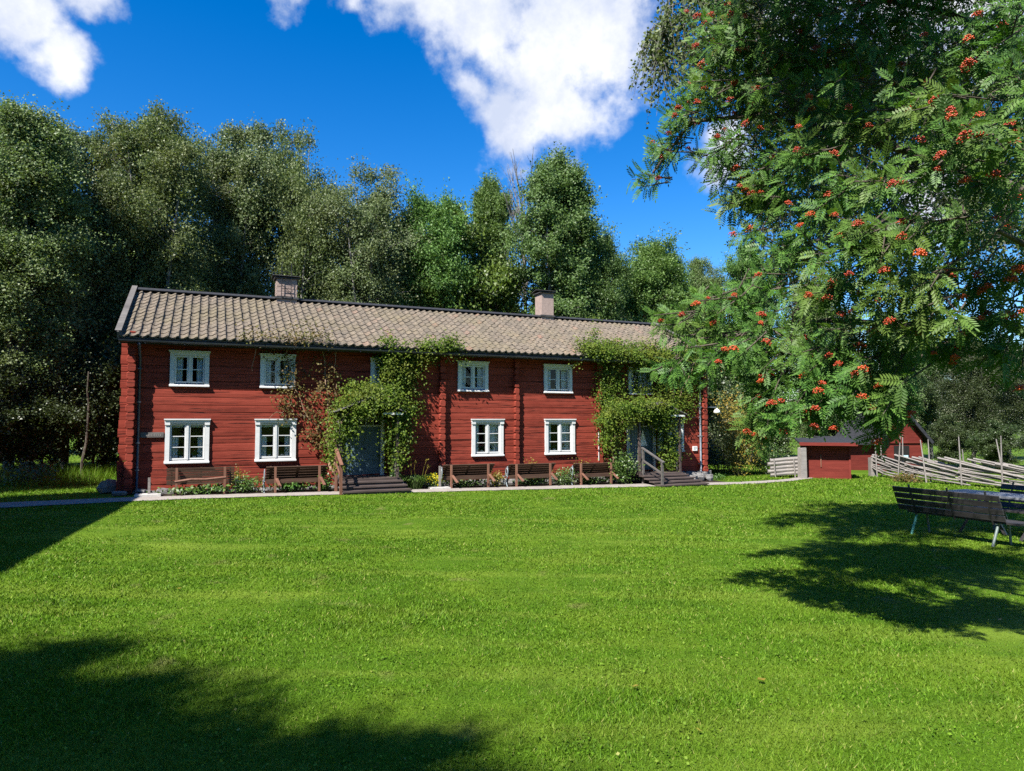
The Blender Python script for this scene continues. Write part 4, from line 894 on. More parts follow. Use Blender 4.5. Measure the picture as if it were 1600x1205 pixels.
c = np.array([bx, by]) + pd * .1 + pn * 1.0; tb = empty('picnic_table', (c[0], c[1], float(gz(*c))), PD, 'weathered grey blue picnic table between the two dark benches', 'table')
for i in range(5): MB().box(-.1, 2.15, -.02 + .15 * i, .12 + .15 * i, .76, .80).build('top_plank', MAT['tabletop'], tb)
for x in (.45, 1.55):
    MB().box(x - .04, x + .04, .0, .7, .70, .758).build('top_bearer', MAT['darkwood'], tb)
    MB().beam((x, .26, .66), (x - .30, .1, 0), .09, .05).build('leg', MAT['darkwood'], tb); MB().beam((x, .46, .66), (x + .30, .55, 0), .09, .05).build('leg', MAT['darkwood'], tb)
c = np.array([bx, by]) + pd * 1.9 + pn * 2.5; park_bench((c[0], c[1], float(gz(*c))), PD + math.pi, 'dark slatted bench on the far side of the picnic table', True)

# ------------------------------------------------------------------ sheds, fence
def build_small_shed():
    x0, y0 = 12.0, 28.2; d = np.array([1.66, -0.52]); L = np.linalg.norm(d); a = math.atan2(d[1], d[0]); zg = float(gz(12.8, 28.2))
    r = empty('small_shed', (x0, y0, zg), a, 'low red board shed with flat overhanging roof by the fence post', 'shed'); H = 1.36; D = 1.6
    MB().box(.02, L - .02, .02, D, -.1, H).build('wall', MAT['red'], r)
    z = 0.0
    while z < H - .1: MB().beam((.0, .008, z + .05), (L, .008, z + .05), .03, .096, (0, -.12, 1)).build('wall_board', MAT['red'], r); z += .1
    for x in (-.01, L - .06): MB().box(x, x + .07, -.04, .012, -.1, H).build('corner_board', MAT['red'], r)
    MB().box(L * .36, L * .36 + .03, -.05, -.015, .48, .98).build('bar', MAT['post'], r)
    MB().prism([(-.2, -.5, H + .06), (L + .2, -.5, H + .06), (L + .2, D + .2, H + .2), (-.2, D + .2, H + .2)], (0, 0, .06)).build('roof', MAT['roofpaper'], r)
    MB().box(-.2, L + .2, -.53, -.502, H + .0, H + .13).build('fascia', MAT['red'], r)
build_small_shed()
def build_gable_shed():
    x0, y0 = 18.35, 34.0; zg = float(gz(19, 34)); r = empty('gable_shed', (x0, y0, zg), math.radians(6), 'red gabled outbuilding with dark roof behind the roundpole fence', 'shed'); W = 2.15; D = 3.6; H = 1.75; A = 2.95
    MB().add([(0, 0, -.3), (W, 0, -.3), (W, 0, H), (W / 2, 0, A), (0, 0, H), (0, D, -.3), (W, D, -.3), (W, D, H), (W / 2, D, A), (0, D, H)], [(0, 1, 2, 3, 4), (9, 8, 7, 6, 5), (1, 6, 7, 2), (5, 0, 4, 9)]).build('wall', MAT['red'], r)
    z = -.1
    while z < A - .15:
        hw = W / 2 if z < H - .1 else (A - z - .1) / (A - H) * W / 2
        if hw > .08: MB().beam((W / 2 - hw, -.012, z + .06), (W / 2 + hw, -.012, z + .06), .03, .12, (0, -.1, 1)).build('wall_board', MAT['red'], r)
        z += .125
    for sg in (0, 1):
        e = (-.32, W / 2) if sg == 0 else (W + .32, W / 2); za = H - .33 * (A - H) / (W / 2)
        MB().prism([(e[0], -.35, za), (e[1], -.35, A + .03), (e[1], D + .2, A + .03), (e[0], D + .2, za)], (0, 0, .06)).build('roof', MAT['roofpaper'], r)
        MB().beam((e[0], -.37, za), (e[1], -.37, A + .03), .03, .15).build('barge_board', MAT['roofpaper'], r)
    MB().box(.12, W - .12, -.10, -.03, 1.38, 1.47).build('ledge', MAT['red'], r)
    w = MB().box(.62, 1.42, -.055, -.03, .45, 1.25).build('window', MAT['dark'], r); MB().box(1.05, 1.34, -.075, -.057, .55, .78).build('pane', MAT['paleblue'], w)
    # lower wing
    MB().box(-2.0, -.02, .5, D, -.3, 1.35).build('wing_wall', MAT['red'], r)
    z = -.1
    while z < 1.25: MB().beam((-2.0, .486, z + .06), (-.02, .486, z + .06), .03, .12, (0, -.1, 1)).build('wall_board', MAT['red'], r); z += .125
    MB().prism([(-2.3, .1, 1.3), (0, .1, 1.3), (0, 2.2, 1.62), (-2.3, 2.2, 1.62)], (0, 0, .06)).build('wing_roof', MAT['roofpaper'], r)
build_gable_shed()
gp = empty('gate_post', (11.78, 27.85, float(gz(11.78, 27.85))), .2, 'thick grey weathered post at the corner of the low red shed', 'post')
MB().add([(-.13, -.13, -.1), (.13, -.13, -.1), (.13, .13, -.1), (-.13, .13, -.1), (-.11, -.12, 1.22), (.12, -.12, 1.27), (.12, .12, 1.29), (-.11, .12, 1.24)], [(0, 3, 2, 1), (4, 5, 6, 7), (0, 1, 5, 4), (1, 2, 6, 5), (2, 3, 7, 6), (3, 0, 4, 7)]).build('shaft', MAT['grey_wood'], gp)

def build_fence():
    pts = np.array([(15.55, 29.6), (15.75, 27.2), (16.6, 25.2), (17.6, 23.3), (18.8, 21.6), (20.2, 20.2)]); seg = np.r_[0, np.cumsum(np.linalg.norm(np.diff(pts, axis=0), axis=1))]; T = seg[-1]
    def along(d): return np.array([np.interp(d, seg, pts[:, 0]), np.interp(d, seg, pts[:, 1])])
    r = empty('roundpole_fence', (15.55, 29.6, float(gz(15.55, 29.6))), 0, 'grey roundpole fence of long slanting rails and thin tall stakes', 'fence'); o = np.array([15.55, 29.6, float(gz(15.55, 29.6))]); rng = random.Random(12)
    def W(d, z, off=0):
        p = along(min(max(d, 0), T)); q = along(min(max(d, 0) + .1, T)) - p + 1e-6; nrm = np.array([-q[1], q[0]]); nrm = nrm / (np.linalg.norm(nrm) + 1e-9)
        p = p + nrm * off; return tuple(np.array([p[0], p[1], float(gz(*p)) + z]) - o)
    d = -2.2; i = 0
    while d < T:
        L = rng.uniform(2.6, 4.0); z0 = rng.uniform(.78, 1.02); drop = L * rng.uniform(.16, .23); off = rng.choice([-.05, .05]) + rng.uniform(-.03, .03); a = max(d, 0); za = z0 - drop * (a - d) / L; b = min(d + L, T)
        zb = z0 - drop * (b - d) / L
        if b - a > .5:
            P = [W(a + (b - a) * f, za + (zb - za) * f + rng.uniform(-.02, .02), off) for f in (0, .25, .5, .75, 1)]; rr_ = rng.uniform(.028, .05); MB().tube(P, [rr_, rr_ * .95, rr_ * .9, rr_ * .8, rr_ * .65], 6).build('rail', MAT['grey_wood'], r)
        d += rng.uniform(.17, .30)
    for k in range(6):
        for d0 in np.arange(0, T - 1, 2.2):
            z = .05 + .10 * k + rng.uniform(-.03, .03); b = min(d0 + 2.6, T); P = [W(d0 + (b - d0) * f, z + .18 * (1 - f) + rng.uniform(-.02, .02), rng.uniform(-.04, .04)) for f in (0, .5, 1)]; MB().tube(P, [.04, .036, .028], 6).build('rail', MAT['grey_wood'], r)
    for d in np.arange(.5, T, 1.35):
        for sg in (-1, 1):
            h = rng.uniform(1.25, 2.0); l = rng.uniform(-.28, .28); P = [W(d, -.1, .11 * sg), W(d + l * .5, h * .5, .10 * sg), W(d + l, h, .09 * sg)]; MB().tube(P, [.030, .026, .017], 6).build('stake', MAT['grey_wood'], r)
    MB().box(-.12, .12, -.12, .12, -.1, .82).build('end_post', MAT['grey_wood'], r)
    r2 = empty('rail_fence', (11.0, 28.2, float(gz(11.0, 28.2))), 0, 'short stack of thick grey fence rails left of the grey post', 'fence')
    for i, z in enumerate((.12, .26, .40, .56, .70)): MB().tube([(-.35 - .1 * (i % 2), .1, z - .02), (.3, .05, z + .05), (.85, -.3, z + .12)], [.075, .08, .075], 7).build('rail', MAT['grey_wood'], r2)
    for x in (-.2, .55):
        for y in (-.12, .24): MB().tube([(x, y - x * .2, -.1), (x - .06, y - x * .2, .78)], .025, 6).build('stake', MAT['grey_wood'], r2)
build_fence()

# grey roofed house whose shadow falls over the lawn from the left (only its roof corner shows at the left edge)
def build_left_house():
    d = np.array([-.323, .946]); ang = math.atan2(d[1], d[0]); end = np.array([-13.35, 14.1]); L = 14.0
    st = end - d * L; r = empty('neighbour_house', (st[0], st[1], float(gz(-13, 10))), ang, 'grey roofed house at the left edge, only its roof corner in view', 'house'); W = 1.75; H = 3.0; A = 6.5
    MB().add([(0, -W, -.3), (L - .4, -W, -.3), (L - .4, W, -.3), (0, W, -.3), (0, -W, H), (L - .4, -W, H), (L - .4, W, H), (0, W, H), (0, 0, A - .2), (L - .4, 0, A - .2)], [(0, 1, 5, 4), (2, 3, 7, 6), (1, 2, 6, 9, 5), (3, 0, 4, 8, 7)]).build('wall', MAT['red'], r)
    for sg in (-1, 1): MB().prism([(-.4, sg * (W + .5), H - .25), (L, sg * (W + .5), H - .25), (L, 0, A), (-.4, 0, A)], (0, 0, .08)).build('roof', MAT['grey_wood'], r)
build_left_house()

# ------------------------------------------------------------------ trees
def unit(v): return v / (np.linalg.norm(v, axis=-1, keepdims=True) + 1e-9)
def grow(rng, H, W, style, nl=70, nt=20, k=32, lo=.16, leaders=1, leaf=.10, quad=False):
    """returns leaf faces and branch polylines of one tree standing at the origin"""
    lines = []; Cs = []
    tops = [np.array([rng.normal(0, .02) * H, rng.normal(0, .02) * H, H])]; a0 = rng.uniform(0, 6.28)
    for i in range(leaders - 1):
        a = a0 + i * 2.4 + rng.uniform(-.4, .4); q = rng.uniform(.22, .68); tops.append(np.array([math.cos(a) * W * q, math.sin(a) * W * q, H * (1 - .30 * q ** 1.7) * rng.uniform(.88, 1.0)]))
    for i in range(2 if leaders > 3 else 0):
        a = a0 + 1.3 + i * 2.9; q = rng.uniform(.16, .34); tops.append(np.array([math.cos(a) * W * q, math.sin(a) * W * q, H * rng.uniform(.90, .98)]))
    leaders = len(tops); tops[0][2] *= .97
    for li, top in enumerate(tops):
        fork = np.array([0, 0, H * (.0 if li == 0 else rng.uniform(.08, .3))])
        bend = rng.normal(0, .012 * H, (2,))
        def axis(f, top=top, fork=fork, bend=bend): return fork + (top - fork) * np.array([f ** .75, f ** .75, f]) + np.array([bend[0] * math.sin(f * 3.1), bend[1] * math.sin(f * 3.1), 0])
        P = [axis(f) for f in np.linspace(0, 1, 9)]
        r0 = .012 * H * (1 if li == 0 else .6); lines.append((P, [r0 * (1 - f) ** .8 + .012 for f in np.linspace(0, 1, 9)], 7))
        m = max(12, int(nl * (1 if li == 0 else .62) / (1 + .62 * (leaders - 1)))); f = lo + (1 - lo) * rng.uniform(0, 1, m) ** .85; az = np.arange(m) * 2.4 + rng.uniform(-.4, .4, m)
        hn = (f - lo) / (1 - lo); wl = W * (.82 if leaders < 3 else (.62 if li == 0 else .56))
        prof = (.55 + .45 * np.sin(np.pi * np.clip(hn, 0, 1) ** .9)) * (1 - hn ** 6 * .45)
        lob = 1 + .28 * np.sin(az * 1.0 + hn * 7 + rng.uniform(0, 6)) ; Lm = wl * prof * lob * rng.uniform(.6, 1.05, m)
        upa = (.15 + .62 * hn) if style != 'spruce' else (.05 - .3 * (1 - hn))
        base = np.stack([axis(x) for x in f]); dirs = np.stack([np.cos(az), np.sin(az), np.broadcast_to(upa, (m,))], -1); dirs = unit(dirs)
        tip = base + dirs * Lm[:, None]; tip[:, 2] -= (.10 if style == 'birch' else .02) * Lm
        mid = base + (tip - base) * .5 + np.array([0, 0, 1.]) * (Lm * .08)[:, None]
        for i in range(m): lines.append(([base[i], mid[i], tip[i]], [.010 * Lm[i] + .012, .008 * Lm[i] + .008, .006], 4))
        # twigs
        fi = rng.uniform(.22, 1.0, (m, nt)) ** .8; b = base[:, None] + (tip - base)[:, None] * fi[..., None]; b = b + np.array([0, 0, 1.]) * (Lm[:, None] * .16 * np.sin(fi * 3.14))[..., None]
        td = unit(dirs[:, None] * .6 + rng.normal(0, 1, (m, nt, 3)) * (.75, .75, .55)); tl = rng.uniform(.25, 1.0, (m, nt)) * W * .24 * (.45 + .55 * prof[:, None])
        tl = tl * np.where(rng.uniform(0, 1, (m, nt)) < .2, 2.3, 1.0); e = b + td * tl[..., None]
        e[..., 2] += (hn[:, None] ** 3) * rng.uniform(0, 1, (m, nt)) * W * .10
        if style == 'birch': e[..., 2] -= rng.uniform(.1, .9, (m, nt)) * W * .20
        if style == 'aspen': e[..., 2] += rng.uniform(0, .5, (m, nt)) * W * .15
        g = rng.uniform(.1, 1.05, (m, nt, k)); C = b[:, :, None] + (e - b)[:, :, None] * g[..., None]
        if style == 'birch': C[..., 2] -= (g ** 2) * W * .05
        C = C + rng.normal(0, 1, C.shape) * W * .042; Cs.append(C.reshape(-1, 3))
    C = np.concatenate(Cs); C = C[C[:, 2] > .25]
    V = leaf_quads(C, leaf, rng, (-.3, -.45, .5), .7) if quad else leaf_tris(C, leaf, rng, (-.3, -.45, .5))
    return V, lines
def branch_mesh(name, lines, mat):
    mb = MB()
    for P, r, k in lines: mb.tube(P, r, k, False)
    return mb.mesh(name, mat, True)
PROTO = {}
def proto(key, seed, H, W, style, mat, bark, **kw):
    rng = np.random.default_rng(seed); V, lines = grow(rng, H, W, style, **kw)
    PROTO[key] = (np_mesh('crown', V, V.shape[1], MAT[mat]), branch_mesh('trunk', lines, MAT[bark]), H)
def plant_tree(key, name, label, X, Y, H, wscale=1.0, rz=0.0, group='trees around the house', cat='tree', mat=None):
    cr, tr, h0 = PROTO[key]; k = H / h0; z = float(gz(X, Y)); r = empty(name, (X, Y, z), rz, label, cat, group)
    c = link('crown', cr, r); t = link('trunk', tr, r)
    for o in (c, t): o.scale = (k * wscale, k * wscale, k)
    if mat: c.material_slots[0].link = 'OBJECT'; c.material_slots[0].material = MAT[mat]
    return r
proto('birchA', 101, 15, 3.9, 'birch', 'birch', 'birchbark', nl=400, nt=15, k=36, lo=.05, leaders=6, leaf=.074)
proto('birchB', 102, 15, 3.6, 'birch', 'birch', 'birchbark', nl=330, nt=14, k=34, lo=.08, leaders=5, leaf=.076)
proto('birchC', 103, 15, 4.2, 'birch', 'birch', 'birchbark', nl=290, nt=14, k=32, lo=.10, leaders=7, leaf=.078)
proto('aspenA', 104, 15, 3.0, 'aspen', 'aspen', 'birchbark', nl=300, nt=14, k=34, lo=.12, leaders=4, leaf=.085)
proto('aspenB', 105, 12, 3.2, 'aspen', 'aspen', 'bark', nl=300, nt=14, k=34, lo=.05, leaders=6, leaf=.08)
proto('bush', 106, 6, 2.9, 'aspen', 'wood', 'bark', nl=70, nt=20, k=36, lo=.02, leaders=4, leaf=.095)
proto('maple', 107, 10, 3.4, 'aspen', 'maple', 'bark', nl=80, nt=20, k=36, lo=.05, leaders=3, leaf=.12)
def px_tree(key, name, label, x, ytop, Y, wscale=1.0, rz=0.0, **kw):
    p = at(x, ytop + 16, Y); X = float(p[0]); H = float(p[2]) - float(gz(X, Y)); return plant_tree(key, name, label, X, Y, H, wscale, rz, **kw)
# skyline behind the house, from left to right
px_tree('birchA', 'birch_tree', 'tall dense birch at the left edge of the picture', 35, 150, 24, 1.05, .3)
px_tree('birchB', 'birch_tree', 'dark leafy birch second from the left edge', 118, 180, 27, .85, 1.3)
px_tree('birchA', 'birch_tree', 'broad birch with thin feathery top above the left roof end', 235, 150, 29, .92, 2.6)
px_tree('birchB', 'birch_tree', 'open airy birch behind the left chimney, tallest of its pair', 365, 172, 33, .92, .5)
px_tree('birchC', 'birch_tree', 'slender birch with ragged top right of the left chimney', 468, 186, 34, .70, 3.9)
px_tree('birchC', 'birch_tree', 'rounded birch above the middle of the roof', 575, 246, 34, .98, 1.0)
px_tree('aspenB', 'aspen_tree', 'dark rounded aspen right of the middle of the roof', 672, 290, 36, .88, 2.0)
px_tree('maple', 'maple_tree', 'yellow green tree low behind the roof, left of the pale trunks', 722, 345, 37, .85, .4)
px_tree('aspenA', 'aspen_tree', 'narrow leaning aspen left of the bare branches', 765, 268, 39, .72, 4.4)
px_tree('aspenA', 'aspen_tree', 'tall pointed aspen above the right chimney', 872, 232, 36, 1.02, .2)
px_tree('aspenB', 'aspen_tree', 'short aspen on the right shoulder of the tall pointed one', 935, 345, 37, .70, 5.0)
px_tree('aspenB', 'aspen_tree', 'rounded aspen above the right end of the roof', 1020, 362, 40, .98, 3.2)
px_tree('birchB', 'birch_tree', 'soft topped birch between the roof end and the rowan', 1105, 388, 44, .8, 2.2)
px_tree('aspenA', 'aspen_tree', 'light green aspen seen just left of the rowan branches', 1168, 372, 42, .9, 1.1)
px_tree('birchC', 'birch_tree', 'birch behind the rowan above the low red shed', 1270, 420, 44, 1.0, 4.1)
px_tree('birchB', 'birch_tree', 'birch behind the gabled red outbuilding', 1400, 470, 46, 1.1, .9)
px_tree('birchA', 'birch_tree', 'dull green birch behind the fence near the right edge', 1515, 510, 37, 1.25, 2.7, mat='wood')
px_tree('birchC', 'birch_tree', 'dull green birch at the right edge beyond the picnic table', 1620, 495, 36, 1.2, 5.2, mat='wood')
# second row that closes the wood behind
rr = random.Random(77)
SECOND = [(-60, 330, 36, 'birchC'), (60, 300, 38, 'birchA'), (160, 330, 40, 'birchB'), (290, 340, 42, 'birchA'), (520, 400, 45, 'birchB'), (620, 390, 46, 'aspenB'), (700, 420, 47, 'birchC'), (800, 430, 48, 'maple'), (900, 420, 48, 'aspenB'), (985, 450, 50, 'aspenB'), (1070, 470, 50, 'birchA'), (1150, 490, 52, 'aspenB'), (1340, 560, 52, 'birchA'), (1450, 510, 50, 'birchB'), (1570, 505, 50, 'birchC'), (1690, 570, 46, 'birchA')]
WHERE = ['outside the left edge behind the tall birch', 'behind the two leftmost birches', 'behind the dark leafy birch at the left', 'behind the broad feathery birch', 'behind the slender ragged birch', 'behind the rounded birch over the roof', 'behind the dark rounded aspen', 'behind the bare pale twigs', 'behind the tall pointed aspen', 'in the dip right of the tall pointed aspen', 'behind the right end of the roof', 'behind the light green aspen', 'behind the rowan above the two sheds', 'behind the gabled outbuilding', 'behind the fence near the right edge', 'outside the right edge beyond the picnic table']
for i, (x, y, Y, key) in enumerate(SECOND):
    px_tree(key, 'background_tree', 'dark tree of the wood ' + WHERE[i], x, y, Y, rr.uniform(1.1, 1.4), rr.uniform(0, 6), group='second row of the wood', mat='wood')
# undergrowth at the edge of the wood
UNDER = [(-30, 560, 22.5, 'dark bush at the left edge under the tall birch'), (70, 590, 24, 'dark bush under the birches, second from the left edge'), (150, 560, 25.5, 'grey green bush left of the house corner'), (195, 500, 27, 'tall bush touching the left gable'), (20, 470, 27, 'high shaded bush behind the left edge bushes'),
         (610, 500, 38, 'bush behind the middle of the roof'), (760, 500, 40, 'bush behind the roof left of the right chimney'), (930, 505, 40, 'bush behind the roof right of the right chimney'), (1090, 560, 38, 'bush right of the house behind the yellow tinted one'),
         (1200, 600, 38, 'dark bush behind the low red shed'), (1300, 610, 40, 'dark bush between the two red sheds'), (1480, 640, 36, 'bush behind the fence right of the outbuilding'), (1560, 650, 33, 'bush behind the fence near the right edge'), (1640, 640, 30, 'bush beyond the picnic table at the right edge')]
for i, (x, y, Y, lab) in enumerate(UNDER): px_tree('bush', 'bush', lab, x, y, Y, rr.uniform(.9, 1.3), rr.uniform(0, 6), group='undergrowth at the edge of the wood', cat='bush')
# trees behind the photographer: they throw the shade on the near lawn and are mirrored in the panes
for X, Y, H, ws, lab in ((-11.4, -4.1, 12.0, 1.25, 'birch behind the photographer shading the lower left corner of the lawn'), (-9.5, -4.3, 12.2, 1.2, 'birch behind the photographer whose shade reaches highest on the near lawn'), (-8.0, -4.8, 12.0, 1.2, 'birch behind the photographer shading the lower left middle of the lawn'), (-6.6, -4.7, 11.3, .95, 'smallest birch behind the photographer shading the lower edge of the lawn')):
    plant_tree('birchA' if X < -8 else 'birchB', 'birch_tree', lab, X, Y, H, ws, X)
plant_tree('birchB', 'birch_tree', 'unseen birch left of the picture added to shade the grass beside the house', -19.6, 12.6, 12.0, 1.25, 3.0)  # stands out of view, added to darken the grass left of the house
plant_tree('birchC', 'birch_tree', 'farther unseen birch left of the picture added to shade the edge of the wood', -24.5, 14.5, 13.0, 1.25, 4.0)  # also unseen, added for its shade on the wood edge
plant_tree('birchA', 'birch_tree', 'birch beside the neighbouring house shading the left house corner', -15.2, 11.6, 9.2, .8, 2.0)
for i, (X, Y, H) in enumerate([(-24, -16, 13), (-13, -21, 14), (-3, -24, 13), (8, -22, 14), (18, -18, 13), (-28, 2, 12)]):
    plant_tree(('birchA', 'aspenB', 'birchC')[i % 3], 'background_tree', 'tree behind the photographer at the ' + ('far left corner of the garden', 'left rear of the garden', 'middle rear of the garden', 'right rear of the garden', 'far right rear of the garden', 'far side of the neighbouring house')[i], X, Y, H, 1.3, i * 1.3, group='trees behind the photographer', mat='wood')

def bare_tree():
    rng = np.random.default_rng(15); p = at(820, 245, 38); X, Y = float(p[0]), 38.0; H = float(p[2]) - float(gz(X, Y)); r = empty('bare_tree', (X, Y, float(gz(X, Y))), 0, 'dead tree with pale bare twigs rising beside the tall aspen', 'tree', 'trees around the house'); mb = MB()
    mb.tube([(0, 0, 0), (.1, 0, H * .35), (-.05, 0, H * .65), (0, 0, H * .8)], [.16, .13, .09, .05], 7, False)
    for i in range(34):
        f = rng.uniform(.5, .8); a = rng.uniform(0, 6.28); b = np.array([0, 0, H * f]); l = H * rng.uniform(.15, .3); e = b + np.array([math.cos(a) * l * .33, math.sin(a) * l * .33, l]); e[2] = min(e[2], H); P = wob(b, e, 4, .07, rng); mb.tube(P, [.035, .028, .022, .016, .009], 4, False)
        for j in range(4):
            q = np.array(P[rng.integers(1, 4)]); w = q + np.array([rng.normal(0, .35), rng.normal(0, .35), rng.uniform(.4, 1.2)]); mb.tube(wob(q, w, 2, .04, rng), [.013, .01, .006], 3, False)
    mb.build('trunk', MAT['birchbark'], r)
bare_tree()
def thin_trunk(x, y0, Y, label, H, lean):
    p = at(x, 740, Y); X = float(p[0]); r = empty('sapling', (X, Y, float(gz(X, Y))), 0, label, 'tree'); rng = np.random.default_rng(int(x)); P = wob((0, 0, 0), (lean, 0, H), 6, .05, rng)
    MB().tube(P, [.05, .045, .04, .035, .03, .025, .02], 6, False).build('trunk', MAT['bark'], r); C = np.array(P)[rng.integers(2, 7, 900)] + rng.normal(0, 1, (900, 3)) * (.6, .6, .5); link('crown', np_mesh('crown', leaf_quads(C, .07, rng), 4, MAT['wood']), r)
thin_trunk(128, 740, 23.2, 'thin sapling stem standing left of the house corner', 3.6, .12)

# ------------------------------------------------------------------ near birch with hanging twigs (upper right)
def connect(limbs, tips, rng, lines, r_base=.02, sag=.05):
    """joins twig bases to the nearest already grown wood"""
    nodes = np.concatenate([np.array([np.array(a) + (np.array(b) - np.array(a)) * f for a, b in zip(l[:-1], l[1:]) for f in np.linspace(0, 1, 5)]) for l in limbs])
    d0 = np.array([np.min(np.linalg.norm(nodes - t, axis=1)) for t in tips]); order = np.argsort(d0); N = list(nodes)
    for i in order:
        t = tips[i]; A = np.array(N); d = np.linalg.norm(A - t, axis=1); j = int(np.argmin(d)); b = A[j]; L = d[j]
        m = b + (t - b) * .5 + rng.normal(0, .03 + .05 * L, 3) + np.array([0, 0, .04 * L]); rr_ = min(.03, .006 + .008 * L)
        lines.append(([b, m, t], [rr_, rr_ * .75, .004], 4)); N.append(m); N.append(t)
def blob_points(blobs, rng):
    out = []
    for (x, y, rx, ry, Y, rY, n) in blobs:
        c = at(x, y, Y); k = Y / FPX; q = unit(rng.normal(0, 1, (n, 3))) * rng.uniform(.15, 1, (n, 1)) ** (1 / 2.2)
        out.append(c + q * np.array([rx * k, rY, ry * k]))
    return np.concatenate(out)
def near_birch():
    rng = np.random.default_rng(61); tx, ty = 11.0, 10.8; r = empty('birch_tree', (tx, ty, float(gz(tx, ty))), 0, 'near weeping birch behind the rowan with thin hanging twigs at the top right', 'tree', 'trees around the house'); o = np.array([tx, ty, float(gz(tx, ty))])
    blobs = [(1080, 20, 75, 60, 9.5, .8, 34), (1030, 70, 22, 60, 9.2, .5, 12), (1180, 60, 110, 90, 9.8, 1.2, 60), (1300, 120, 130, 110, 10, 1.5, 85), (1430, 130, 130, 120, 10.3, 1.5, 85), (1550, 160, 110, 140, 10.6, 1.5, 70), (1250, 260, 90, 80, 10, 1.2, 45), (1400, 330, 110, 60, 10.3, 1.2, 40), (1540, 330, 90, 70, 10.5, 1.2, 40), (1240, 400, 40, 34, 9.8, .6, 20), (1290, -490, 220, 100, 4.8, .8, 130), (1470, -490, 150, 100, 5.0, .7, 80), (1300, -330, 180, 80, 5.7, .7, 70), (1250, -420, 150, 90, 7.5, 1.0, 90), (1420, -420, 160, 90, 7.8, 1.0, 90), (1570, -420, 140, 90, 8.0, 1.0, 70), (1250, 150, 110, 120, 11.5, .8, 90), (1400, 180, 120, 140, 12, .8, 120), (1530, 200, 110, 150, 12, .8, 110), (1330, 330, 90, 60, 11.5, .7, 40), (1300, -160, 220, 90, 7.6, 1.0, 70), (1300, -120, 300, 120, 10, 2.2, 130), (1600, -150, 220, 150, 10.5, 2.2, 110), (1700, 150, 120, 180, 11, 2, 60)]  # highest blobs are unseen overhead canopy, added to shade the rowan and birch below
    T = blob_points(blobs, rng)
    limbs = [[(tx, ty, 0), (tx - .2, ty, 3), (tx - .6, ty - .1, 6), (tx - 1.0, ty, 9), (tx - 1.2, ty, 12)], [(tx - .3, ty, 4), at(1600, 200, 10.6), at(1400, 120, 10.2), at(1200, 40, 9.8), at(1080, 0, 9.5)], [(tx - .5, ty, 5), at(1600, 0, 10.5), at(1350, -120, 10), at(1330, -240, 7.8), at(1320, -330, 5.8)], [(tx - .25, ty, 3.5), at(1600, 380, 10.5), at(1420, 340, 10.3), at(1260, 380, 9.9)]]
    lines = [([np.array(p) for p in l], list(np.linspace(.13 if i == 0 else .07, .03, len(l))), 7) for i, l in enumerate(limbs)]
    connect(limbs, T, rng, lines)
    # hanging twigs
    C = []
    for t in T:
        for j in range(4):
            a = rng.uniform(0, 6.28); l = rng.uniform(.35, 1.0); e = t + np.array([math.cos(a) * .28, math.sin(a) * .28, -l]); g = rng.uniform(0, 1, 26); c = t + (e - t) * g[:, None]; c[:, 2] += .15 * np.sin(g * 3.1) ; C.append(c + rng.normal(0, .035, c.shape)); lines.append(([t, t + (e - t) * .4 + np.array([0, 0, .08]), e], [.005, .004, .002], 3))
    C = np.concatenate(C) - o; link('crown', np_mesh('crown', leaf_quads(C, .058, rng, (-.2, -.3, .3), .75), 4, MAT['birch']), r)
    mb = MB()
    for P, rad, k in lines: mb.tube([np.array(p) - o for p in P], rad, k, False)
    mb.build('trunk', MAT['birchbark'], r, smooth=True)
near_birch()

# ------------------------------------------------------------------ rowan with berries (right foreground)
def leaf_template(fine):
    V = []; n = 6
    def droop(x): return -.22 * x * x
    def leaflet(x, sg, l, w):
        b = np.array([x, 0, droop(x)]); d = unit(np.array([.55, sg * .84, -.08])) if sg else np.array([1., 0, -.3]); sd = np.cross(d, [0, 0, 1.]); sd = unit(sd)
        if fine:
            A, B, Cc = b, b + d * l * .35, b + d * l * .75; T = b + d * l; up = np.array([0, 0, .012])
            return [[A, B + sd * w + up, B - up * .6, A], [A, B - up * .6, B - sd * w + up, A], [B + sd * w + up, Cc + sd * w * .7 + up, Cc - up * .6, B - up * .6], [B - up * .6, Cc - up * .6, Cc - sd * w * .7 + up, B - sd * w + up], [Cc + sd * w * .7 + up, T, T, Cc - up * .6], [Cc - up * .6, T, T, Cc - sd * w * .7 + up]]
        return [[b, b + d * l * .5 + sd * w, b + d * l, b + d * l * .5 - sd * w]]
    Q = []
    for i in range(n):
        x = .22 + .125 * i; l = .34 * (1 - .25 * abs(i - 2.2) / 3.2); Q += leaflet(x, 1, l, .056) + leaflet(x, -1, l, .056)
    Q += leaflet(.95, 0, .26, .05)
    w = .010
    for a, b in ((0, .35), (.35, .7), (.7, .98)): Q.append([np.array([a, -w, droop(a)]), np.array([b, -w, droop(b)]), np.array([b, w, droop(b)]), np.array([a, w, droop(a)])])
    return np.array(Q)
def frames(d, n_hint):
    x = unit(d); y = unit(np.cross(n_hint, x)); z = np.cross(x, y); return np.stack([x, y, z], -1)
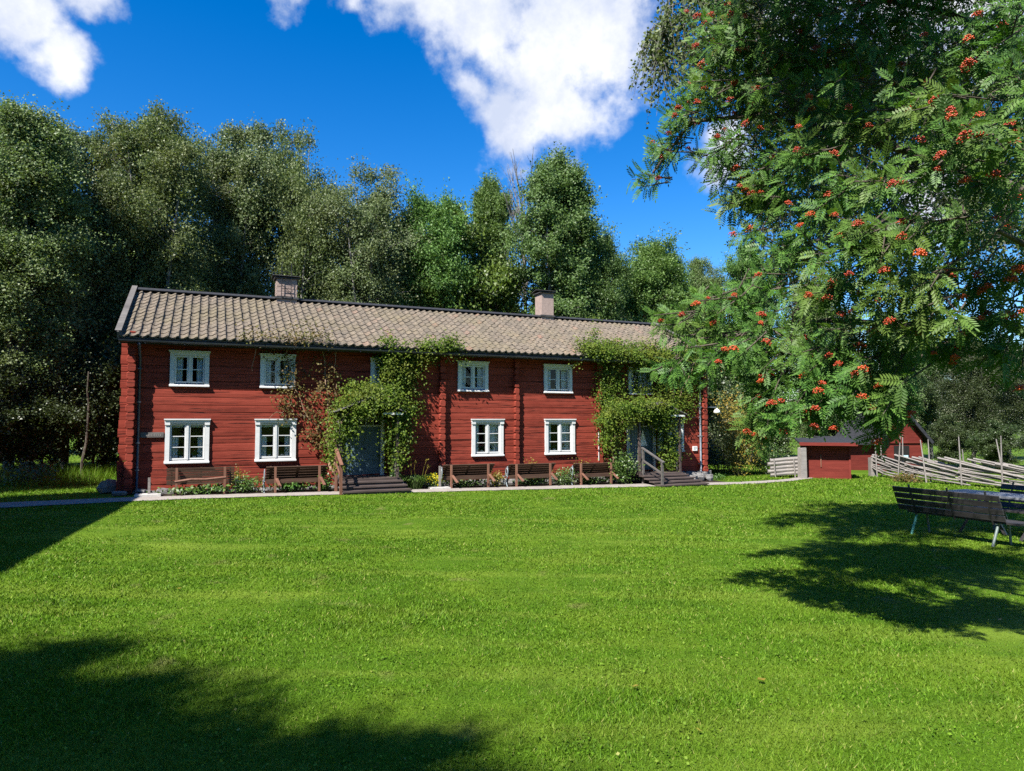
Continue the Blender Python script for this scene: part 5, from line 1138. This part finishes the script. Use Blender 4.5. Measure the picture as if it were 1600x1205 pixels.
def rowan():
    rng = np.random.default_rng(88); tx, ty = 7.6, 5.6; zg = float(gz(tx, ty)); o = np.array([tx, ty, zg]); r = empty('rowan_tree', tuple(o), 0, 'rowan tree with orange red berry clusters filling the right side', 'tree')
    B = [(1012, 285, 10, 12, 7.3, .1, 4), (1035, 240, 20, 22, 7.3, .2, 9), (1060, 195, 22, 22, 7.2, .25, 10), (1095, 165, 30, 40, 7.1, .4, 16), (1130, 240, 48, 42, 7.0, .4, 20), (1130, 100, 55, 60, 7, .5, 28), (1150, 40, 60, 50, 7, .6, 26), (1200, 150, 60, 80, 6.8, .6, 38), (1230, 50, 80, 60, 6.8, .6, 40), (1180, 300, 50, 46, 6.8, .4, 24), (1190, 360, 30, 36, 6.8, .3, 11), (1240, 270, 60, 60, 6.6, .6, 32), (1240, 395, 44, 34, 6.6, .4, 20),
         (1310, 180, 70, 80, 6.4, .7, 44), (1310, 70, 80, 70, 6.4, .7, 40), (1330, 300, 60, 50, 6.0, .6, 30), (1400, 60, 80, 70, 6.2, .7, 38), (1420, 180, 70, 50, 5.6, .5, 24), (1470, 110, 60, 60, 5.8, .6, 24), (1490, 240, 56, 40, 4.6, .35, 16), (1550, 60, 60, 70, 4.8, .5, 20), (1570, 170, 45, 60, 4.3, .4, 17), (1575, 270, 40, 45, 4.2, .3, 13), (1540, 350, 60, 36, 4.5, .3, 16), (1430, 360, 70, 40, 5.0, .4, 22), (1350, 380, 60, 40, 5.4, .4, 20), (1580, 400, 40, 50, 4.2, .3, 13), (1500, 420, 60, 40, 4.6, .35, 18), (1420, 440, 70, 40, 5.2, .4, 22), (1330, 450, 60, 40, 5.8, .4, 20),
         (1300, 430, 50, 30, 6.0, .4, 14), (1240, 460, 50, 30, 6.4, .4, 15), (1190, 440, 50, 30, 6.8, .4, 15), (1140, 470, 50, 30, 7.0, .4, 18), (1090, 500, 36, 30, 7.1, .3, 14), (1130, 540, 50, 36, 6.9, .4, 20), (1080, 560, 26, 18, 7.0, .25, 9), (1190, 530, 50, 40, 6.6, .4, 22), (1240, 560, 50, 50, 6.4, .5, 28), (1300, 540, 56, 46, 6.1, .5, 28), (1360, 540, 56, 46, 5.8, .4, 26), (1420, 500, 46, 36, 5.4, .3, 16), (1470, 480, 40, 30, 5.0, .3, 11), (1540, 480, 46, 30, 4.6, .3, 11), (1590, 480, 24, 34, 4.2, .2, 7),
         (1200, 610, 36, 40, 6.6, .3, 18), (1215, 660, 24, 34, 6.6, .3, 13), (1270, 630, 46, 46, 6.3, .4, 26), (1330, 620, 50, 46, 6.0, .4, 26), (1385, 600, 44, 46, 5.7, .4, 20), (1290, 680, 36, 16, 6.2, .3, 9), (1360, 680, 30, 30, 6.0, .3, 12), (1345, 715, 14, 10, 6.0, .2, 4), (1410, 645, 24, 24, 5.7, .25, 8), (1595, 640, 16, 30, 3.6, .12, 4), (1592, 720, 18, 36, 3.5, .15, 6), (1598, 790, 12, 16, 3.4, .1, 2),
         (1180, -60, 110, 60, 6.8, .9, 34), (1330, -70, 140, 80, 6.3, 1.0, 52), (1500, -60, 140, 80, 5.6, 1.0, 46), (1680, 60, 100, 200, 5.0, .9, 50), (1700, 350, 100, 150, 4.6, .8, 40), (1600, -150, 150, 100, 5.6, 1.2, 40), (1380, -190, 160, 70, 6.2, 1.2, 36)]
    B = [(x + ((-8 if 440 < y < 600 else 18) if x < 1150 else 8), y - (26 if y > 600 else 0), rx * .82, ry * .82, Y + (1.2 if x > 1660 else (.9 if x > 1470 and y > 330 else (.45 if x > 1530 else 0))), rY, max(2, int(n * (.4 if x > 1640 else (.86 if y < 330 else .62))))) for (x, y, rx, ry, Y, rY, n) in B if not (y > 660 or (x > 1585 and y > 600))]
    B += [(1398, 636, 26, 20, 5.9, .3, 9), (1205, 655, 18, 26, 6.6, .25, 7), (1520, 520, 50, 20, 5.6, .3, 8), (1585, 530, 20, 24, 5.4, .25, 5)]
    T = blob_points(B, rng)
    limbs = [[(tx, ty, 0 + zg), (tx - .15, ty, 1.2), (tx - .4, ty + .05, 2.4), (tx - .8, ty + .1, 3.8), (tx - 1.0, ty + .2, 5.4)], [(tx - .15, ty, 1.3), at(1680, 560, 5.2), at(1560, 500, 5.5), at(1420, 510, 5.9), at(1300, 500, 6.3), at(1180, 520, 6.8), at(1090, 530, 7.0)], [(tx - .35, ty, 2.3), at(1680, 330, 5.3), at(1500, 260, 5.7), at(1330, 210, 6.4), at(1180, 180, 6.9), at(1080, 190, 7.15), at(1020, 270, 7.3)],
             [(tx - .3, ty, 2.0), at(1690, 430, 4.7), at(1560, 360, 4.6)], [at(1560, 500, 5.5), at(1480, 540, 5.8), at(1400, 580, 5.9), at(1280, 600, 6.3), at(1215, 660, 6.5)], [(tx - .5, ty, 2.9), at(1660, 100, 5.4), at(1480, 20, 5.9), at(1280, -20, 6.6)]]
    lines = [([np.array(p) for p in l], list(np.linspace(.11 if i == 0 else .05, .014, len(l))), 7) for i, l in enumerate(limbs)]
    connect(limbs, T, rng, lines)
    root = limbs[0][3]; LB = []; LD = []; LN = []; LS = []; tipsB = []
    for t in T:
        out = unit(t - np.array([tx - 1.5, ty + .6, 4.0])); dirn = unit(out + rng.normal(0, .5, 3) + np.array([-.15, -.2, -.25])); l = rng.uniform(.15, .34); nlv = rng.integers(7, 11)
        e = t + dirn * l; lines.append(([t - dirn * .12, t + dirn * l * .5, e], [.008, .006, .003], 4)); a0 = rng.uniform(0, 6.28); s1 = unit(np.cross(dirn, [0.1, 0.2, 1.])); s2 = np.cross(dirn, s1)
        for j in range(nlv):
            f = (j + .6) / nlv; a = a0 + j * 2.4; d = unit(dirn * (.35 + .5 * f) + (s1 * math.cos(a) + s2 * math.sin(a)) * .9 + np.array([0, 0, -.12])); LB.append(t + dirn * l * f); LD.append(d); LN.append(unit(np.array([-.32, -.72, .55]) + rng.normal(0, .33, 3))); LS.append(rng.uniform(.125, .195))
        tipsB.append(e)
    LB = np.array(LB); LD = np.array(LD); LN = np.array(LN); LS = np.array(LS); Fm = frames(LD, LN)
    # how large each leaf shows in the picture
    sz = LS / LB[:, 1]; px = 800 + FPX * LB[:, 0] / LB[:, 1]; py = 655 - FPX * (LB[:, 2] - EYE) / LB[:, 1]; infr = (px < 1600) & (py > 0); score = np.where(infr, sz, 0) + np.where(infr, .002 / (1 + LB[:, 1]), 0)
    big = np.zeros(len(LB), bool); big[np.argsort(-score)[:300]] = True
    fine = leaf_template(True); me = np_mesh('leaf', fine.reshape(-1, 3), 4, MAT['rowanobj'])
    for i in np.where(big)[0]:
        ob = link('leaf', me, r); M = Matrix(Fm[i].tolist()).to_4x4() @ Matrix.Diagonal((float(LS[i]), float(LS[i] * rng.uniform(.75, 1.1)), float(LS[i] * rng.uniform(.2, 2.2)), 1.0)); M.translation = Vector(LB[i] - o); ob.matrix_local = M
    tmp = leaf_template(False); idx = np.where(~big)[0]
    Fs = Fm[idx] * LS[idx][:, None, None]; Fs[:, :, 2] *= rng.uniform(-.3, 2.2, (len(idx), 1)); Fs[:, :, 1] *= rng.uniform(.7, 1.1, (len(idx), 1))
    V = np.einsum('nij,qkj->nqki', Fs, tmp) + (LB[idx] - o)[:, None, None, :]
    # one island per leaflet gives every leaflet its own tone
    c = link('crown', np_mesh('crown', V.reshape(-1, 3), 4, MAT['rowan']), r); tag(c, kind='stuff')
    # berries
    def ico(c, rad):
        t = 1.618; vs = [(-1, t, 0), (1, t, 0), (-1, -t, 0), (1, -t, 0), (0, -1, t), (0, 1, t), (0, -1, -t), (0, 1, -t), (t, 0, -1), (t, 0, 1), (-t, 0, -1), (-t, 0, 1)]
        fs = [(0, 11, 5), (0, 5, 1), (0, 1, 7), (0, 7, 10), (0, 10, 11), (1, 5, 9), (5, 11, 4), (11, 10, 2), (10, 7, 6), (7, 1, 8), (3, 9, 4), (3, 4, 2), (3, 2, 6), (3, 6, 8), (3, 8, 9), (4, 9, 5), (2, 4, 11), (6, 2, 10), (8, 6, 7), (9, 8, 1)]
        return [tuple(np.array(v) / 1.902 * rad + c) for v in vs], fs
    variants = []
    for v in range(4):
        mb = MB()
        for i in range(46 + 6 * v):
            q = np.clip(rng.normal(0, 1, 3), -1.6, 1.6) * (.020, .020, .010); q[2] -= .05 + (q[0] ** 2 + q[1] ** 2) * 9; vs, fs = ico(q, rng.uniform(.0052, .0066)); mb.add(vs, fs)
        variants.append(mb.mesh('berry_cluster', MAT['berry'], True))
    tips = np.array(tipsB); P = np.array([800 + FPX * tips[:, 0] / tips[:, 1], 655 - FPX * (tips[:, 2] - EYE) / tips[:, 1]]).T; vis = np.where((P[:, 0] < 1610) & (P[:, 1] > -10))[0]; rng.shuffle(vis)
    # clusters sit on the side of the twig that gets the light
    for i in [v for v in vis if tips[v][1] > 3.9][:235]:
        ob = link('berry_cluster', variants[rng.integers(0, 4)], r, tuple(tips[i] - o + np.array([-.04, -.12, .02])), (rng.uniform(-.5, .5), rng.uniform(-.5, .5), rng.uniform(0, 6))); sc = rng.uniform(.75, 1.2); ob.scale = (sc, sc, sc)
    mb = MB()
    for Pn, rad, k in lines: mb.tube([np.array(p) - o for p in Pn], rad, k, False)
    mb.build('trunk', MAT['bark'], r, smooth=True)
rowan()

# ------------------------------------------------------------------ unmown grass at the left, fallen leaves
def tall_grass(n=16000):
    rng = np.random.default_rng(19); X = rng.uniform(-26, -11.2, n); Y = rng.uniform(19.5, 26, n); s, t = house_coords(X, Y); k = (s < -.9) & (Y > 20.4 + .8 * np.sin(X)); X, Y = X[k], Y[k]; n = len(X)
    h = rng.uniform(.12, .5, n); w = .009; az = rng.uniform(0, 6.28, n); P = np.stack([X, Y, gz(X, Y)], -1); u = np.stack([np.cos(az), np.sin(az), 0 * az], -1) * w; tip = P + np.stack([rng.normal(0, .35, n) * h, rng.normal(0, .35, n) * h, h], -1)
    tag(link('tall_grass', np_mesh('tall_grass', np.stack([P - u, P + u, tip], 1), 3, MAT['blade'])), 'unmown grass along the edge of the wood left of the house', 'grass', kind='stuff')
tall_grass()
def fallen_leaves():
    rng = np.random.default_rng(23); V = [(-.5, 0, .0), (-.2, .28, .12), (.15, .26, .02), (.5, 0, .1), (.15, -.26, -.02), (-.2, -.28, .1)]; me = MB().add(V, [(0, 1, 2, 3), (0, 3, 4, 5)]).mesh('leaf_blade', MAT['yellowgreen'])
    spots = [(382, 1005, 'lone yellow leaf lying near the shaded left part of the lawn'), (318, 982, 'small pale leaf lying left of the yellow one'), (415, 932, 'yellow leaf lying on the middle left lawn'), (280, 925, 'small leaf lying far left on the sunlit lawn'), (992, 1081, 'pale leaf lying below the middle of the lawn'), (1190, 1070, 'curled yellow leaf lying by the worn patch of lawn'), (1092, 1151, 'small pale leaf lying at the lower edge of the lawn'), (1562, 974, 'orange leaf lying in front of the tree shade at the right edge'), (980, 928, 'tiny pale leaf lying in the middle of the lawn'), (344, 975, 'tiny yellow leaf lying beside the two left leaves')]
    for x, y, lab in spots:
        d = ray(x, y); k = (EYE + .03) / (-.0147 * d[0] - .0088 * d[1] - d[2]); P = np.array([0, 0, EYE]) + d * k; P[2] = float(gz(P[0], P[1])) + .042
        r = empty('fallen_leaf', tuple(map(float, P)), float(rng.uniform(0, 6)), lab, 'leaf', 'fallen leaves on the lawn'); ob = link('leaf_blade', me, r, None, (float(rng.uniform(-.3, .3)), float(rng.uniform(-.3, .3)), 0)); sc = float(rng.uniform(.05, .075)); ob.scale = (sc, sc, sc)
fallen_leaves()

def lawn_weeds():
    rng = np.random.default_rng(29); L = []
    for i in range(170):
        r = math.exp(rng.uniform(math.log(3.2), math.log(13))); a = rng.uniform(-.62, .62); c = np.array([r * math.sin(a), r * math.cos(a)]); n = int(rng.uniform(14, 60)); q = rng.normal(0, rng.uniform(.05, .22), (n, 2)) * (1.4, .8); p = c + q; L.append(np.c_[p, gz(p[:, 0], p[:, 1]) + rng.uniform(.012, .036, n)])
    C = np.concatenate(L); tag(link('lawn_weeds', np_mesh('lawn_weeds', leaf_quads(C, .022, rng, (0, 0, 1.6), .85), 4, MAT['blade'])), 'patches of clover and small broad leaved weeds in the lawn', 'weeds', kind='stuff')
lawn_weeds()
